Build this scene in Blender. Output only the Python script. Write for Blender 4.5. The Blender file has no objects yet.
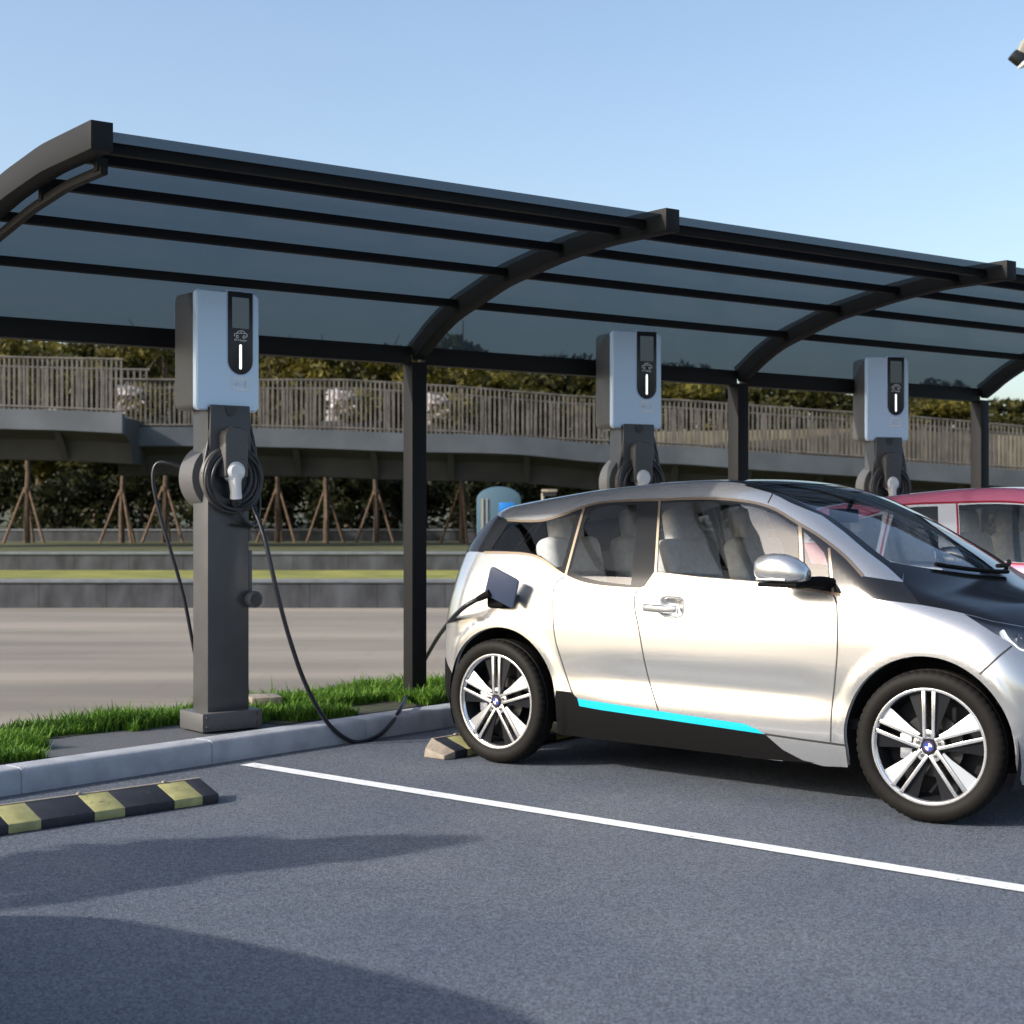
import bpy, bmesh, math, random
import numpy as np
from mathutils import Vector, Matrix
from mathutils.geometry import delaunay_2d_cdt
R = math.radians
rng = np.random.default_rng(7)
random.seed(7)
scene = bpy.context.scene
col = scene.collection

# ------------------------------------------------------------------ camera model
F, CX, CY, CH = 1530.0, 512.0, 512.0, 1.42
def at(px, py, d):                       # photo pixel at depth d (m) -> world point
    return Vector(((px - CX) * d / F, d, CH - (py - CY) * d / F))
cam_d = bpy.data.cameras.new('camera'); cam = bpy.data.objects.new('camera', cam_d); col.objects.link(cam)
cam.location = (0, 0, CH); cam.rotation_euler = (R(90), 0, 0)
cam_d.sensor_width = 36; cam_d.lens = 36 * F / 1024; cam_d.clip_end = 3000; cam_d.clip_start = .05
cam_d.dof.use_dof = True; cam_d.dof.focus_distance = 7.7; cam_d.dof.aperture_fstop = 3.8
scene.camera = cam

# ------------------------------------------------------------------ materials
def nodes_of(m):
    m.use_nodes = True
    return m.node_tree.nodes, m.node_tree.links
def pbr(name, c, rough=.5, metal=0., spec=.5, coat=0., coat_r=.03, var=0., vscale=8., bump=0., bscale=60., emit=None, es=1., tint2=None, sub=0., bdist=.01):
    m = bpy.data.materials.new(name); n, l = nodes_of(m)
    b = n['Principled BSDF']
    b.inputs['Base Color'].default_value = (*c, 1)
    b.inputs['Roughness'].default_value = rough; b.inputs['Metallic'].default_value = metal
    b.inputs['Specular IOR Level'].default_value = spec
    b.inputs['Coat Weight'].default_value = coat; b.inputs['Coat Roughness'].default_value = coat_r
    if emit: b.inputs['Emission Color'].default_value = (*emit, 1); b.inputs['Emission Strength'].default_value = es
    tc = None
    if var or bump or tint2:
        tc = n.new('ShaderNodeTexCoord')
    if var or tint2:
        no = n.new('ShaderNodeTexNoise'); no.inputs['Scale'].default_value = vscale; no.inputs['Detail'].default_value = 6
        l.new(tc.outputs['Object'], no.inputs['Vector'])
        cr = n.new('ShaderNodeValToRGB')
        c2 = tint2 if tint2 else tuple(x * (1 + var) for x in c)
        c1 = c if tint2 else tuple(x * (1 - var) for x in c)
        cr.color_ramp.elements[0].position = .35; cr.color_ramp.elements[1].position = .65
        cr.color_ramp.elements[0].color = (*c1, 1); cr.color_ramp.elements[1].color = (*c2, 1)
        l.new(no.outputs['Fac'], cr.inputs['Fac']); l.new(cr.outputs['Color'], b.inputs['Base Color'])
    if bump:
        nb = n.new('ShaderNodeTexNoise'); nb.inputs['Scale'].default_value = bscale; nb.inputs['Detail'].default_value = 4
        l.new(tc.outputs['Object'], nb.inputs['Vector'])
        bp = n.new('ShaderNodeBump'); bp.inputs['Strength'].default_value = bump; bp.inputs['Distance'].default_value = bdist
        l.new(nb.outputs['Fac'], bp.inputs['Height']); l.new(bp.outputs['Normal'], b.inputs['Normal'])
    return m
def glass(name, tint, rough=.0, ior=1.5, extra=0.):
    m = bpy.data.materials.new(name); n, l = nodes_of(m)
    n.remove(n['Principled BSDF'])
    tr = n.new('ShaderNodeBsdfTransparent'); tr.inputs['Color'].default_value = (*tint, 1)
    gl = n.new('ShaderNodeBsdfGlossy'); gl.inputs['Roughness'].default_value = rough
    fr = n.new('ShaderNodeFresnel'); fr.inputs['IOR'].default_value = ior
    mx = n.new('ShaderNodeMixShader')
    if extra:
        ad = n.new('ShaderNodeMath'); ad.operation = 'ADD'; ad.use_clamp = True; ad.inputs[1].default_value = extra
        l.new(fr.outputs[0], ad.inputs[0]); l.new(ad.outputs[0], mx.inputs[0])
    else:
        l.new(fr.outputs[0], mx.inputs[0])
    l.new(tr.outputs[0], mx.inputs[1]); l.new(gl.outputs[0], mx.inputs[2])
    l.new(mx.outputs[0], n['Material Output'].inputs['Surface'])
    return m

M = {}
M['silver'] = pbr('silver_paint', (.56, .57, .58), .24, .78, coat=1., coat_r=.02)
M['red'] = pbr('red_paint', (.88, .24, .36), .25, .3, coat=1., coat_r=.02)
M['white_gloss'] = pbr('white_gloss', (.75, .75, .77), .25, 0, coat=.6)
M['black_gloss'] = pbr('black_gloss', (.006, .0065, .008), .10, 0, spec=.3)
M['pillar'] = pbr('pillar_gloss', (.012, .013, .0155), .16, 0, spec=.5)
M['black_plastic'] = pbr('black_plastic', (.005, .005, .0055), .8, spec=.12)
M['trim'] = pbr('bronze_trim', (.30, .24, .18), .28, .8)
M['red_trim'] = pbr('red_trim', (.45, .03, .05), .3, .3)
M['shut'] = pbr('shut_line', (.02, .02, .022), .6)
M['cyan'] = pbr('cyan_sill', (.0, .46, .66), .3, 0, coat=.5)
M['lining'] = pbr('lining', (.55, .55, .54), .85)
M['seat'] = pbr('seat_fabric', (.80, .80, .79), .75, var=.08, vscale=30)
M['dash'] = pbr('dash', (.03, .03, .035), .5)
M['glass'] = glass('car_glass', (.93, .95, .96), 0, 1.5, .13)
M['ws_glass'] = glass('windscreen_glass', (.86, .89, .91), 0, 1.5, .13)
M['tyre'] = pbr('tyre', (.0075, .0064, .0055), .65, spec=.2, var=.15, vscale=20)
M['alloy'] = pbr('alloy', (.82, .82, .83), .22, .85)
M['blade_dark'] = pbr('blade_dark', (.010, .011, .014), .5, 0, spec=.25)
M['blade_light'] = pbr('blade_light', (.50, .52, .55), .3, .7)
M['disc'] = pbr('brake_disc', (.05, .05, .05), .45, .8)
M['well'] = pbr('wheel_well', (.008, .008, .008), .9)
M['emblem_blue'] = pbr('emblem_blue', (.03, .08, .42), .3)
M['emblem_ring'] = pbr('emblem_ring', (.05, .04, .12), .3)
M['white'] = pbr('white_plastic', (.80, .80, .80), .3, coat=.3)
M['lamp_glass'] = glass('lamp_glass', (.55, .58, .62), 0, 1.5, .04)
M['charge_body'] = pbr('charger_grey', (.085, .085, .086), .5, var=.06, vscale=40)
M['column'] = pbr('column_grey', (.068, .068, .07), .42, .1, var=.08, vscale=6)
M['cover'] = pbr('cover_blue', (.60, .77, .99), .3, .1, coat=.3)
M['insert'] = pbr('insert_black', (.018, .019, .022), .35)
M['display'] = pbr('display', (.05, .065, .085), .1, coat=.5)
M['led'] = pbr('led', (.9, .9, .9), .4, emit=(1, 1, 1), es=.8)
M['print'] = pbr('print_white', (.97, .97, .97), .35)
M['print_dim'] = pbr('print_dim', (.50, .64, .88), .5)
M['cable'] = pbr('cable_black', (.012, .013, .02), .38)
M['cable_grey'] = pbr('cable_grey', (.035, .035, .037), .4)
M['steel'] = pbr('canopy_steel', (.0135, .014, .0148), .6, .0, spec=.16)
M['lamp_grey'] = pbr('lamp_grey', (.30, .29, .25), .5)
M['bolt'] = pbr('bolt', (.12, .12, .12), .4, .8)

def panel_mat():
    m = bpy.data.materials.new('roof_polycarbonate'); n, l = nodes_of(m)
    b = n['Principled BSDF']; b.inputs['Base Color'].default_value = (.05, .075, .095, 1); b.inputs['Roughness'].default_value = .25
    tr = n.new('ShaderNodeBsdfTransparent'); tr.inputs['Color'].default_value = (.39, .42, .45, 1)
    tl = n.new('ShaderNodeBsdfTranslucent'); tl.inputs['Color'].default_value = (.075, .115, .15, 1)
    m1 = n.new('ShaderNodeMixShader'); m1.inputs[0].default_value = .45
    m2 = n.new('ShaderNodeMixShader'); m2.inputs[0].default_value = .72
    l.new(b.outputs[0], m1.inputs[1]); l.new(tl.outputs[0], m1.inputs[2])
    l.new(m1.outputs[0], m2.inputs[1]); l.new(tr.outputs[0], m2.inputs[2])
    l.new(m2.outputs[0], n['Material Output'].inputs['Surface'])
    return m
M['panel'] = panel_mat()

def asphalt_mat():
    m = bpy.data.materials.new('asphalt'); n, l = nodes_of(m); b = n['Principled BSDF']
    tc = n.new('ShaderNodeTexCoord')
    def noise(s, d=3, r=.55):
        x = n.new('ShaderNodeTexNoise'); x.inputs['Scale'].default_value = s; x.inputs['Detail'].default_value = d; x.inputs['Roughness'].default_value = r
        l.new(tc.outputs['Object'], x.inputs['Vector']); return x
    n1, n2, n3 = noise(130, 4, .85), noise(1.1, 5), noise(150, 2, .6)
    vo = n.new('ShaderNodeTexVoronoi'); vo.inputs['Scale'].default_value = 115; l.new(tc.outputs['Object'], vo.inputs['Vector'])
    cr = n.new('ShaderNodeValToRGB'); e = cr.color_ramp.elements
    e[0].position = .36; e[0].color = (.031, .039, .053, 1); e[1].position = .66; e[1].color = (.178, .200, .242, 1)
    l.new(n1.outputs['Fac'], cr.inputs['Fac'])
    c2 = n.new('ShaderNodeValToRGB'); e = c2.color_ramp.elements
    e[0].position = .3; e[0].color = (.82, .85, .90, 1); e[1].position = .7; e[1].color = (1.12, 1.1, 1.05, 1)
    l.new(n2.outputs['Fac'], c2.inputs['Fac'])
    mx = n.new('ShaderNodeMix'); mx.data_type = 'RGBA'; mx.blend_type = 'MULTIPLY'; mx.inputs[0].default_value = 1
    l.new(cr.outputs[0], mx.inputs[6]); l.new(c2.outputs[0], mx.inputs[7])
    c3 = n.new('ShaderNodeValToRGB'); e = c3.color_ramp.elements
    e[0].position = .15; e[0].color = (.42, .42, .44, 1); e[1].position = .9; e[1].color = (1.75, 1.75, 1.72, 1)
    sx = n.new('ShaderNodeSeparateColor'); l.new(vo.outputs['Color'], sx.inputs[0]); l.new(sx.outputs[0], c3.inputs['Fac'])
    mx2 = n.new('ShaderNodeMix'); mx2.data_type = 'RGBA'; mx2.blend_type = 'MULTIPLY'; mx2.inputs[0].default_value = .55
    l.new(mx.outputs[2], mx2.inputs[6]); l.new(c3.outputs[0], mx2.inputs[7])
    # faint cracks and oil stains with shapes of their own
    n4 = noise(.7, 8, .7); cr4 = n.new('ShaderNodeValToRGB'); e = cr4.color_ramp.elements
    e[0].position = .58; e[0].color = (1, 1, 1, 1); e[1].position = .72; e[1].color = (.72, .72, .74, 1)
    l.new(n4.outputs['Fac'], cr4.inputs['Fac'])
    mx3 = n.new('ShaderNodeMix'); mx3.data_type = 'RGBA'; mx3.blend_type = 'MULTIPLY'; mx3.inputs[0].default_value = 1
    l.new(mx2.outputs[2], mx3.inputs[6]); l.new(cr4.outputs[0], mx3.inputs[7])
    l.new(mx3.outputs[2], b.inputs['Base Color'])
    b.inputs['Roughness'].default_value = .8; b.inputs['Specular IOR Level'].default_value = .3
    bp = n.new('ShaderNodeBump'); bp.inputs['Strength'].default_value = .7; bp.inputs['Distance'].default_value = .006
    l.new(n3.outputs['Fac'], bp.inputs['Height']); l.new(bp.outputs[0], b.inputs['Normal'])
    return m
M['asphalt'] = asphalt_mat()
def plaza_mat():
    m = bpy.data.materials.new('plaza_paving'); n, l = nodes_of(m); b = n['Principled BSDF']
    tc = n.new('ShaderNodeTexCoord'); mp = n.new('ShaderNodeMapping'); mp.inputs['Scale'].default_value = (.06, .32, 1)
    l.new(tc.outputs['Object'], mp.inputs['Vector'])
    no = n.new('ShaderNodeTexNoise'); no.inputs['Scale'].default_value = 2.2; no.inputs['Detail'].default_value = 6
    l.new(mp.outputs[0], no.inputs['Vector'])
    cr = n.new('ShaderNodeValToRGB'); e = cr.color_ramp.elements
    e[0].position = .36; e[0].color = (.165, .145, .120, 1); e[1].position = .62; e[1].color = (.27, .236, .19, 1)
    l.new(no.outputs['Fac'], cr.inputs['Fac'])
    br = n.new('ShaderNodeTexBrick'); br.inputs['Scale'].default_value = .35; br.inputs['Mortar Size'].default_value = .012
    br.inputs['Color1'].default_value = (1, 1, 1, 1); br.inputs['Color2'].default_value = (.97, .97, .97, 1); br.inputs['Mortar'].default_value = (.95, .93, .92, 1)
    l.new(tc.outputs['Object'], br.inputs['Vector'])
    mx = n.new('ShaderNodeMix'); mx.data_type = 'RGBA'; mx.blend_type = 'MULTIPLY'; mx.inputs[0].default_value = 1
    l.new(cr.outputs[0], mx.inputs[6]); l.new(br.outputs[0], mx.inputs[7])
    l.new(mx.outputs[2], b.inputs['Base Color']); b.inputs['Roughness'].default_value = .85
    return m
M['plaza'] = plaza_mat()
def granite_mat():
    m = bpy.data.materials.new('granite_blocks'); n, l = nodes_of(m); b = n['Principled BSDF']
    tc = n.new('ShaderNodeTexCoord')
    no = n.new('ShaderNodeTexNoise'); no.inputs['Scale'].default_value = 3; no.inputs['Detail'].default_value = 8
    mp = n.new('ShaderNodeMapping'); mp.inputs['Scale'].default_value = (1, 1, .45)
    l.new(tc.outputs['Object'], mp.inputs['Vector']); l.new(mp.outputs[0], no.inputs['Vector'])
    cr = n.new('ShaderNodeValToRGB'); e = cr.color_ramp.elements
    e[0].position = .35; e[0].color = (.022, .025, .030, 1); e[1].position = .7; e[1].color = (.075, .082, .095, 1)
    l.new(no.outputs['Fac'], cr.inputs['Fac'])
    wv = n.new('ShaderNodeSeparateXYZ'); l.new(tc.outputs['Object'], wv.inputs[0])
    ma = n.new('ShaderNodeMath'); ma.operation = 'FRACT'; l.new(wv.outputs['X'], ma.inputs[0])
    c2 = n.new('ShaderNodeValToRGB'); e = c2.color_ramp.elements; e[0].position = 0; e[0].color = (.35, .35, .35, 1); e[1].position = .03; e[1].color = (1, 1, 1, 1)
    l.new(ma.outputs[0], c2.inputs['Fac'])
    mx = n.new('ShaderNodeMix'); mx.data_type = 'RGBA'; mx.blend_type = 'MULTIPLY'; mx.inputs[0].default_value = 1
    l.new(cr.outputs[0], mx.inputs[6]); l.new(c2.outputs[0], mx.inputs[7]); l.new(mx.outputs[2], b.inputs['Base Color'])
    b.inputs['Roughness'].default_value = .8
    return m
M['granite'] = granite_mat()
M['granite_cap'] = pbr('granite_cap', (.12, .135, .15), .7, var=.15, vscale=5)
M['kerb'] = pbr('kerb_concrete', (.36, .38, .42), .8, var=.14, vscale=7, bump=.35, bscale=90)
M['pad'] = pbr('pad_asphalt', (.085, .09, .10), .85, var=.35, vscale=120, bump=.4, bscale=150)
M['soil'] = pbr('soil', (.035, .04, .02), .95, var=.4, vscale=20)
M['line'] = pbr('line_paint', (.74, .76, .78), .6, var=.10, vscale=18, bump=.2, bscale=150)
def worn(m, c, scale, lo, hi):
    n, l = m.node_tree.nodes, m.node_tree.links; b = n['Principled BSDF']; src = b.inputs['Base Color'].links[0].from_socket
    tc = n.new('ShaderNodeTexCoord'); no = n.new('ShaderNodeTexNoise'); no.inputs['Scale'].default_value = scale; no.inputs['Detail'].default_value = 10; no.inputs['Roughness'].default_value = .75
    l.new(tc.outputs['Object'], no.inputs['Vector']); cr = n.new('ShaderNodeValToRGB'); e = cr.color_ramp.elements; e[0].position = lo; e[1].position = hi; e[0].color = (1, 1, 1, 1); e[1].color = (0, 0, 0, 1)
    l.new(no.outputs['Fac'], cr.inputs['Fac']); mx = n.new('ShaderNodeMix'); mx.data_type = 'RGBA'; mx.inputs[7].default_value = (*c, 1)
    l.new(cr.outputs[0], mx.inputs[0]); l.new(src, mx.inputs[6]); l.new(mx.outputs[2], b.inputs['Base Color'])
worn(M['line'], (.16, .17, .19), 26, .34, .42)
M['stop_black'] = pbr('stop_black', (.018, .02, .028), .6, var=.2, vscale=20)
M['stop_yellow'] = pbr('stop_yellow', (.34, .325, .14), .6, var=.18, vscale=14)
worn(M['stop_black'], (.10, .10, .11), 18, .33, .40); worn(M['stop_yellow'], (.10, .10, .08), 22, .34, .42)
M['stop_edge'] = pbr('stop_edge', (.26, .22, .18), .6, var=.2, vscale=20)
M['lawn'] = pbr('lawn', (.13, .14, .02), .95, tint2=(.24, .23, .04), vscale=1.5, bump=.5, bscale=40)
M['lawn_shade'] = pbr('lawn_shade', (.035, .04, .01), .95, tint2=(.075, .078, .02), vscale=1.5, bump=.5, bscale=40)  # second lawn, its shade put into darker greens
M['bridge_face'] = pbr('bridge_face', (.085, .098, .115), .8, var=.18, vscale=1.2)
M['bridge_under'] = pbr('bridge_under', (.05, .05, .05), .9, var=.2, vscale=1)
M['baluster'] = pbr('baluster', (.095, .086, .076), .7, var=.35, vscale=4)
M['beige'] = pbr('beige_render', (.30, .26, .17), .9, var=.25, vscale=1)
M['bark'] = pbr('bark', (.085, .06, .04), .9, var=.35, vscale=12)
M['stake'] = pbr('stake_wood', (.13, .085, .055), .9, var=.3, vscale=10)
M['booth'] = pbr('booth_blue', (.06, .12, .17), .6)
M['sign_blue'] = pbr('sign_blue', (.01, .17, .55), .4)
M['ground'] = pbr('far_ground', (.05, .055, .025), .95, var=.3, vscale=.2)
def leafmat(name, c1, c2, tr=.35):
    m = bpy.data.materials.new(name); n, l = nodes_of(m); b = n['Principled BSDF']
    at_ = n.new('ShaderNodeAttribute'); at_.attribute_name = 'tone'
    cr = n.new('ShaderNodeValToRGB'); e = cr.color_ramp.elements
    e[0].color = (*c1, 1); e[1].color = (*c2, 1); l.new(at_.outputs['Fac'], cr.inputs['Fac'])
    l.new(cr.outputs[0], b.inputs['Base Color']); b.inputs['Roughness'].default_value = .6; b.inputs['Specular IOR Level'].default_value = .25
    t = n.new('ShaderNodeBsdfTranslucent'); l.new(cr.outputs[0], t.inputs['Color'])
    mx = n.new('ShaderNodeMixShader'); mx.inputs[0].default_value = tr
    l.new(b.outputs[0], mx.inputs[1]); l.new(t.outputs[0], mx.inputs[2]); l.new(mx.outputs[0], n['Material Output'].inputs['Surface'])
    return m
M['leaf_dark'] = leafmat('leaf_dark', (.014, .018, .005), (.085, .078, .014))
M['leaf_olive'] = leafmat('leaf_olive', (.025, .026, .006), (.17, .145, .02))
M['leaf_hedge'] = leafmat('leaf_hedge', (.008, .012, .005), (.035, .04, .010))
M['petal'] = leafmat('petal', (.60, .57, .55), (.85, .80, .82))
M['grass'] = leafmat('grass_blades', (.035, .11, .012), (.19, .34, .045), .35)

# ------------------------------------------------------------------ helpers
def tag(o, label=None, cat=None, group=None, kind=None):
    if label: o['label'] = label
    if cat: o['category'] = cat
    if group: o['group'] = group
    if kind: o['kind'] = kind
    return o
def empty(name, loc, rz=0.):
    o = bpy.data.objects.new(name, None); col.objects.link(o); o.location = loc; o.rotation_euler = (0, 0, rz); o.empty_display_size = .2
    return o
def copy_tree(o, parent=None):
    c = o.copy(); col.objects.link(c); c.parent = parent
    for ch in list(o.children): copy_tree(ch, c)
    return c
class MB:
    def __init__(s): s.v = []; s.f = []; s.m = []
    def add(s, vs, fs, mi=0):
        b = len(s.v); s.v += [tuple(map(float, p)) for p in vs]; s.f += [tuple(b + i for i in f) for f in fs]; s.m += [mi] * len(fs)
    def box(s, c, d, mi=0, rot=None):
        x, y, z = d[0] / 2, d[1] / 2, d[2] / 2
        vs = [Vector((a * x, b * y, e * z)) for e in (-1, 1) for b in (-1, 1) for a in (-1, 1)]
        if rot is not None: vs = [rot @ p for p in vs]
        vs = [p + Vector(c) for p in vs]
        s.add(vs, [(0, 2, 3, 1), (4, 5, 7, 6), (0, 1, 5, 4), (2, 6, 7, 3), (0, 4, 6, 2), (1, 3, 7, 5)], mi)
    def prism(s, pts, off, mi=0):           # planar 3-D polygon extruded by vector
        n = len(pts); off = Vector(off); P = [Vector(p) for p in pts]
        s.add(P + [p + off for p in P], [tuple(range(n - 1, -1, -1)), tuple(range(n, 2 * n))] + [(i, (i + 1) % n, n + (i + 1) % n, n + i) for i in range(n)], mi)
    def lathe(s, prof, seg=48, axis='y', c=(0, 0, 0), mi=0, closed=False, rfun=None):
        n = len(prof); vs = []
        for i in range(seg):
            a = 2 * math.pi * i / seg
            for j, (r, h) in enumerate(prof):
                if rfun: r = rfun(i, j, r)
                x, z = r * math.cos(a), r * math.sin(a)
                p = (x, h, z) if axis == 'y' else ((x, z, h) if axis == 'z' else (h, x, z))
                vs.append((p[0] + c[0], p[1] + c[1], p[2] + c[2]))
        fs = []
        for i in range(seg):
            k = (i + 1) % seg
            for j in range(n - 1 + (1 if closed else 0)):
                j2 = (j + 1) % n
                fs.append((i * n + j, i * n + j2, k * n + j2, k * n + j))
        s.add(vs, fs, mi)
    def tube(s, pts, r, n=10, mi=0, caps=True):
        P = [Vector(p) for p in pts]; N = len(P); rr = r if isinstance(r, (list, tuple)) else [r] * N
        vs = []; up = None
        for i, p in enumerate(P):
            t = (P[min(i + 1, N - 1)] - P[max(i - 1, 0)]).normalized()
            if up is None: up = Vector((0, 0, 1)) if abs(t.z) < .9 else Vector((1, 0, 0))
            a = t.cross(up)
            a = a.normalized() if a.length > 1e-5 else Vector((1, 0, 0)); b = a.cross(t).normalized(); up = b
            for k in range(n):
                q = 2 * math.pi * k / n; vs.append(p + (a * math.cos(q) + b * math.sin(q)) * rr[i])
        fs = [(i * n + k, i * n + (k + 1) % n, (i + 1) * n + (k + 1) % n, (i + 1) * n + k) for i in range(N - 1) for k in range(n)]
        if caps: fs += [tuple(range(n - 1, -1, -1)), tuple((N - 1) * n + k for k in range(n))]
        s.add(vs, fs, mi)
    def build(s, name, mats, parent=None, bevel=0., bseg=2, smooth=35., loc=None):
        me = bpy.data.meshes.new(name); me.from_pydata(s.v, [], s.f)
        if not isinstance(mats, (list, tuple)): mats = [mats]
        for m in mats: me.materials.append(m)
        me.polygons.foreach_set('material_index', s.m)
        bm = bmesh.new(); bm.from_mesh(me); bmesh.ops.recalc_face_normals(bm, faces=bm.faces)
        if bevel:
            es = [e for e in bm.edges if len(e.link_faces) == 2 and e.calc_face_angle(0) > R(30)]
            bmesh.ops.bevel(bm, geom=es, offset=bevel, segments=bseg, profile=.5, affect='EDGES', clamp_overlap=True)
        bm.to_mesh(me); bm.free()
        if smooth:
            me.shade_smooth(); me.set_sharp_from_angle(angle=R(smooth))
        o = bpy.data.objects.new(name, me); col.objects.link(o); o.parent = parent
        if loc: o.location = loc
        return o
def rrect(w, h, r, n=6, cx=0, cy=0):
    pts = []
    for (sx, sy, a0) in ((1, 1, 0), (-1, 1, 90), (-1, -1, 180), (1, -1, 270)):
        for k in range(n + 1):
            a = R(a0 + 90 * k / n); pts.append((cx + sx * (w / 2 - r) + r * math.cos(a), cy + sy * (h / 2 - r) + r * math.sin(a)))
    return pts
def catmull(P, n=8):
    P = [np.array(p, float) for p in P]; out = []
    for i in range(len(P) - 1):
        p0 = P[i - 1] if i else 2 * P[0] - P[1]; p1, p2 = P[i], P[i + 1]; p3 = P[i + 2] if i + 2 < len(P) else 2 * P[-1] - P[-2]
        for k in range(n):
            t = k / n
            out.append(.5 * ((2 * p1) + (-p0 + p2) * t + (2 * p0 - 5 * p1 + 4 * p2 - p3) * t * t + (-p0 + 3 * p1 - 3 * p2 + p3) * t ** 3))
    out.append(P[-1]); return out
def text_mesh(name, s, size, mat, parent, loc, rot, ext=.0008):
    cu = bpy.data.curves.new(name, 'FONT'); cu.body = s; cu.size = size; cu.extrude = ext; cu.align_x = 'CENTER'; cu.align_y = 'CENTER'
    t = bpy.data.objects.new(name, cu); col.objects.link(t)
    dg = bpy.context.evaluated_depsgraph_get(); me = bpy.data.meshes.new_from_object(t.evaluated_get(dg))
    bpy.data.objects.remove(t); me.name = name; me.materials.clear(); me.materials.append(mat)
    o = bpy.data.objects.new(name, me); col.objects.link(o); o.parent = parent; o.location = loc; o.rotation_euler = rot
    return o

# ================================================================== CAR
HD = np.array([.765, -.644]); HD /= np.linalg.norm(HD); LF = np.array([-HD[1], HD[0]])
C0 = np.array([-.068, 8.708]) + LF * .84
def table(pts, sig, lo, hi, n=9000):
    xs = np.linspace(lo, hi, n); p = np.array(pts); ys = np.interp(xs, p[:, 0], p[:, 1])
    st = xs[1] - xs[0]; k = int(3 * sig / st) + 1; g = np.exp(-.5 * (np.arange(-k, k + 1) * st / sig) ** 2); g /= g.sum()
    # pad by linear extrapolation so that the ends keep their slope
    a = ys[0] + (ys[1] - ys[0]) * np.arange(-k, 0); b = ys[-1] + (ys[-1] - ys[-2]) * np.arange(1, k + 1)
    ys = np.convolve(np.concatenate([a, ys, b]), g, 'valid')
    return lambda x: np.interp(x, xs, ys)
Zc = table([(-1.2, 1.10), (-.6, 1.345), (-.35, 1.42), (-.1, 1.468), (.2, 1.515), (.5, 1.556), (.9, 1.592), (1.2, 1.604), (1.42, 1.598), (1.56, 1.578), (1.70, 1.545), (1.81, 1.505),
            (2.0, 1.42), (2.19, 1.315), (2.41, 1.195), (2.54, 1.112), (2.62, 1.075), (2.75, 1.04), (2.95, .985), (3.1, .92), (3.2, .85), (3.3, .74), (3.5, .45)], .05, -1.3, 3.8)
Wp = table([(-1.2, .80), (-.75, .835), (-.4, .86), (0, .875), (.4, .884), (1.2, .887), (2.2, .887), (2.57, .886), (2.9, .878), (3.1, .86), (3.4, .80), (3.8, .7)], .12, -1.3, 3.9)
Sec = table([(0, .12), (.15, .055), (.25, .024), (.33, .006), (.42, -.001), (.52, .008), (.66, .002), (.8, .006), (.95, .024), (1.03, .042), (1.10, .068), (1.2, .108), (1.35, .172), (1.48, .24), (1.6, .32), (1.8, .45)], .03, -.1, 2.)
Fr = table([(0, 3.05), (.15, 3.15), (.28, 3.22), (.45, 3.28), (.62, 3.29), (.78, 3.25), (.92, 3.15), (1.05, 3.0), (2, 2.4)], .05, -.1, 2.1)
Rr = table([(0, -.55), (.2, -.68), (.35, -.765), (.6, -.765), (.8, -.75), (.95, -.71), (1.1, -.655), (1.22, -.60), (1.35, -.49), (1.42, -.43), (1.6, -.3), (2, -.1)], .035, -.1, 2.1)
HX, HZ = 1.10, .90          # door handle bowl, set below
AX = ((.035, .36, .408), (2.598, .352, .408))
def smax(a, b, k):
    h = np.maximum(k - np.abs(a - b), 0) / k
    return np.maximum(a, b) + h * h * k * .25
HANDLE = [None]
def fbody(x, y, z):
    s = np.abs(y)
    S = Wp(x) - Sec(z)
    S = S - .016 * np.exp(-((z - .535) / .085) ** 2) / (1 + np.exp(-(x - .75) / .07)) / (1 + np.exp((x - 2.02) / .05))
    for (ax, az, ar) in AX:                                   # wheel arch lips
        r = np.sqrt((x - ax) ** 2 + (z - az) ** 2)
        S = S + .010 / (1 + np.exp((r - ar - .055) / .008))
    if HANDLE[0] is not None:
        hx, hz = HANDLE[0]
        S = S - .030 * np.exp(-(((x - hx) / .062) ** 4 + ((z - hz) / .042) ** 4))
    T = Zc(x + .25 * s * s) - .05 * s * s
    k = np.clip(.10 + (x - 2.2) * .10, .10, .16)
    f = smax(s - S, z - T, k)
    f = smax(f, (x - (Fr(z) - .27 * s * s)), .17)
    f = smax(f, ((Rr(z) + .45 * s * s) - x), .14)
    return f
UA, UR, ZO, RS = 2.75, -.05, .85, .75
def origin_dir(u, th):
    u = np.asarray(u, float); th = np.asarray(th, float)
    al = np.where(u > UA, (u - UA) / RS, np.where(u < UR, (u - UR) / RS, 0.))
    ox = np.clip(u, UR, UA)
    c = np.cos(al)
    return ox, np.sin(al), -c * np.cos(th), c * np.sin(th)
def surf(u, th):
    ox, dx, dy, dz = origin_dir(u, th)
    lo = np.zeros_like(ox); hi = np.full_like(ox, 2.5)
    for _ in range(38):
        m = (lo + hi) / 2; v = fbody(ox + dx * m, dy * m, ZO + dz * m) > 0
        hi = np.where(v, m, hi); lo = np.where(v, lo, m)
    m = (lo + hi) / 2
    return np.stack([ox + dx * m, dy * m, ZO + dz * m], -1)
def grad(P, e=.004):
    x, y, z = P[..., 0], P[..., 1], P[..., 2]
    g = np.stack([fbody(x + e, y, z) - fbody(x - e, y, z), fbody(x, y + e, z) - fbody(x, y - e, z), fbody(x, y, z + e) - fbody(x, y, z - e)], -1)
    return g / np.linalg.norm(g, axis=-1, keepdims=True)
def uv(p):
    x, y, z = p
    ox = min(max(x, UR), UA); d = np.array([x - ox, y, z - ZO]); al = math.asin(d[0] / np.linalg.norm(d)) if x != ox else 0.
    return (ox + RS * al, math.atan2(z - ZO, abs(y)))
CARO = np.array([(np.array([0, 0]) - C0) @ HD, (np.array([0, 0]) - C0) @ LF, CH])
def pray(px, py):
    d = np.array([(px - CX) / F, 1.]); return np.array([d @ HD, d @ LF, -(py - CY) / F])
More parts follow.
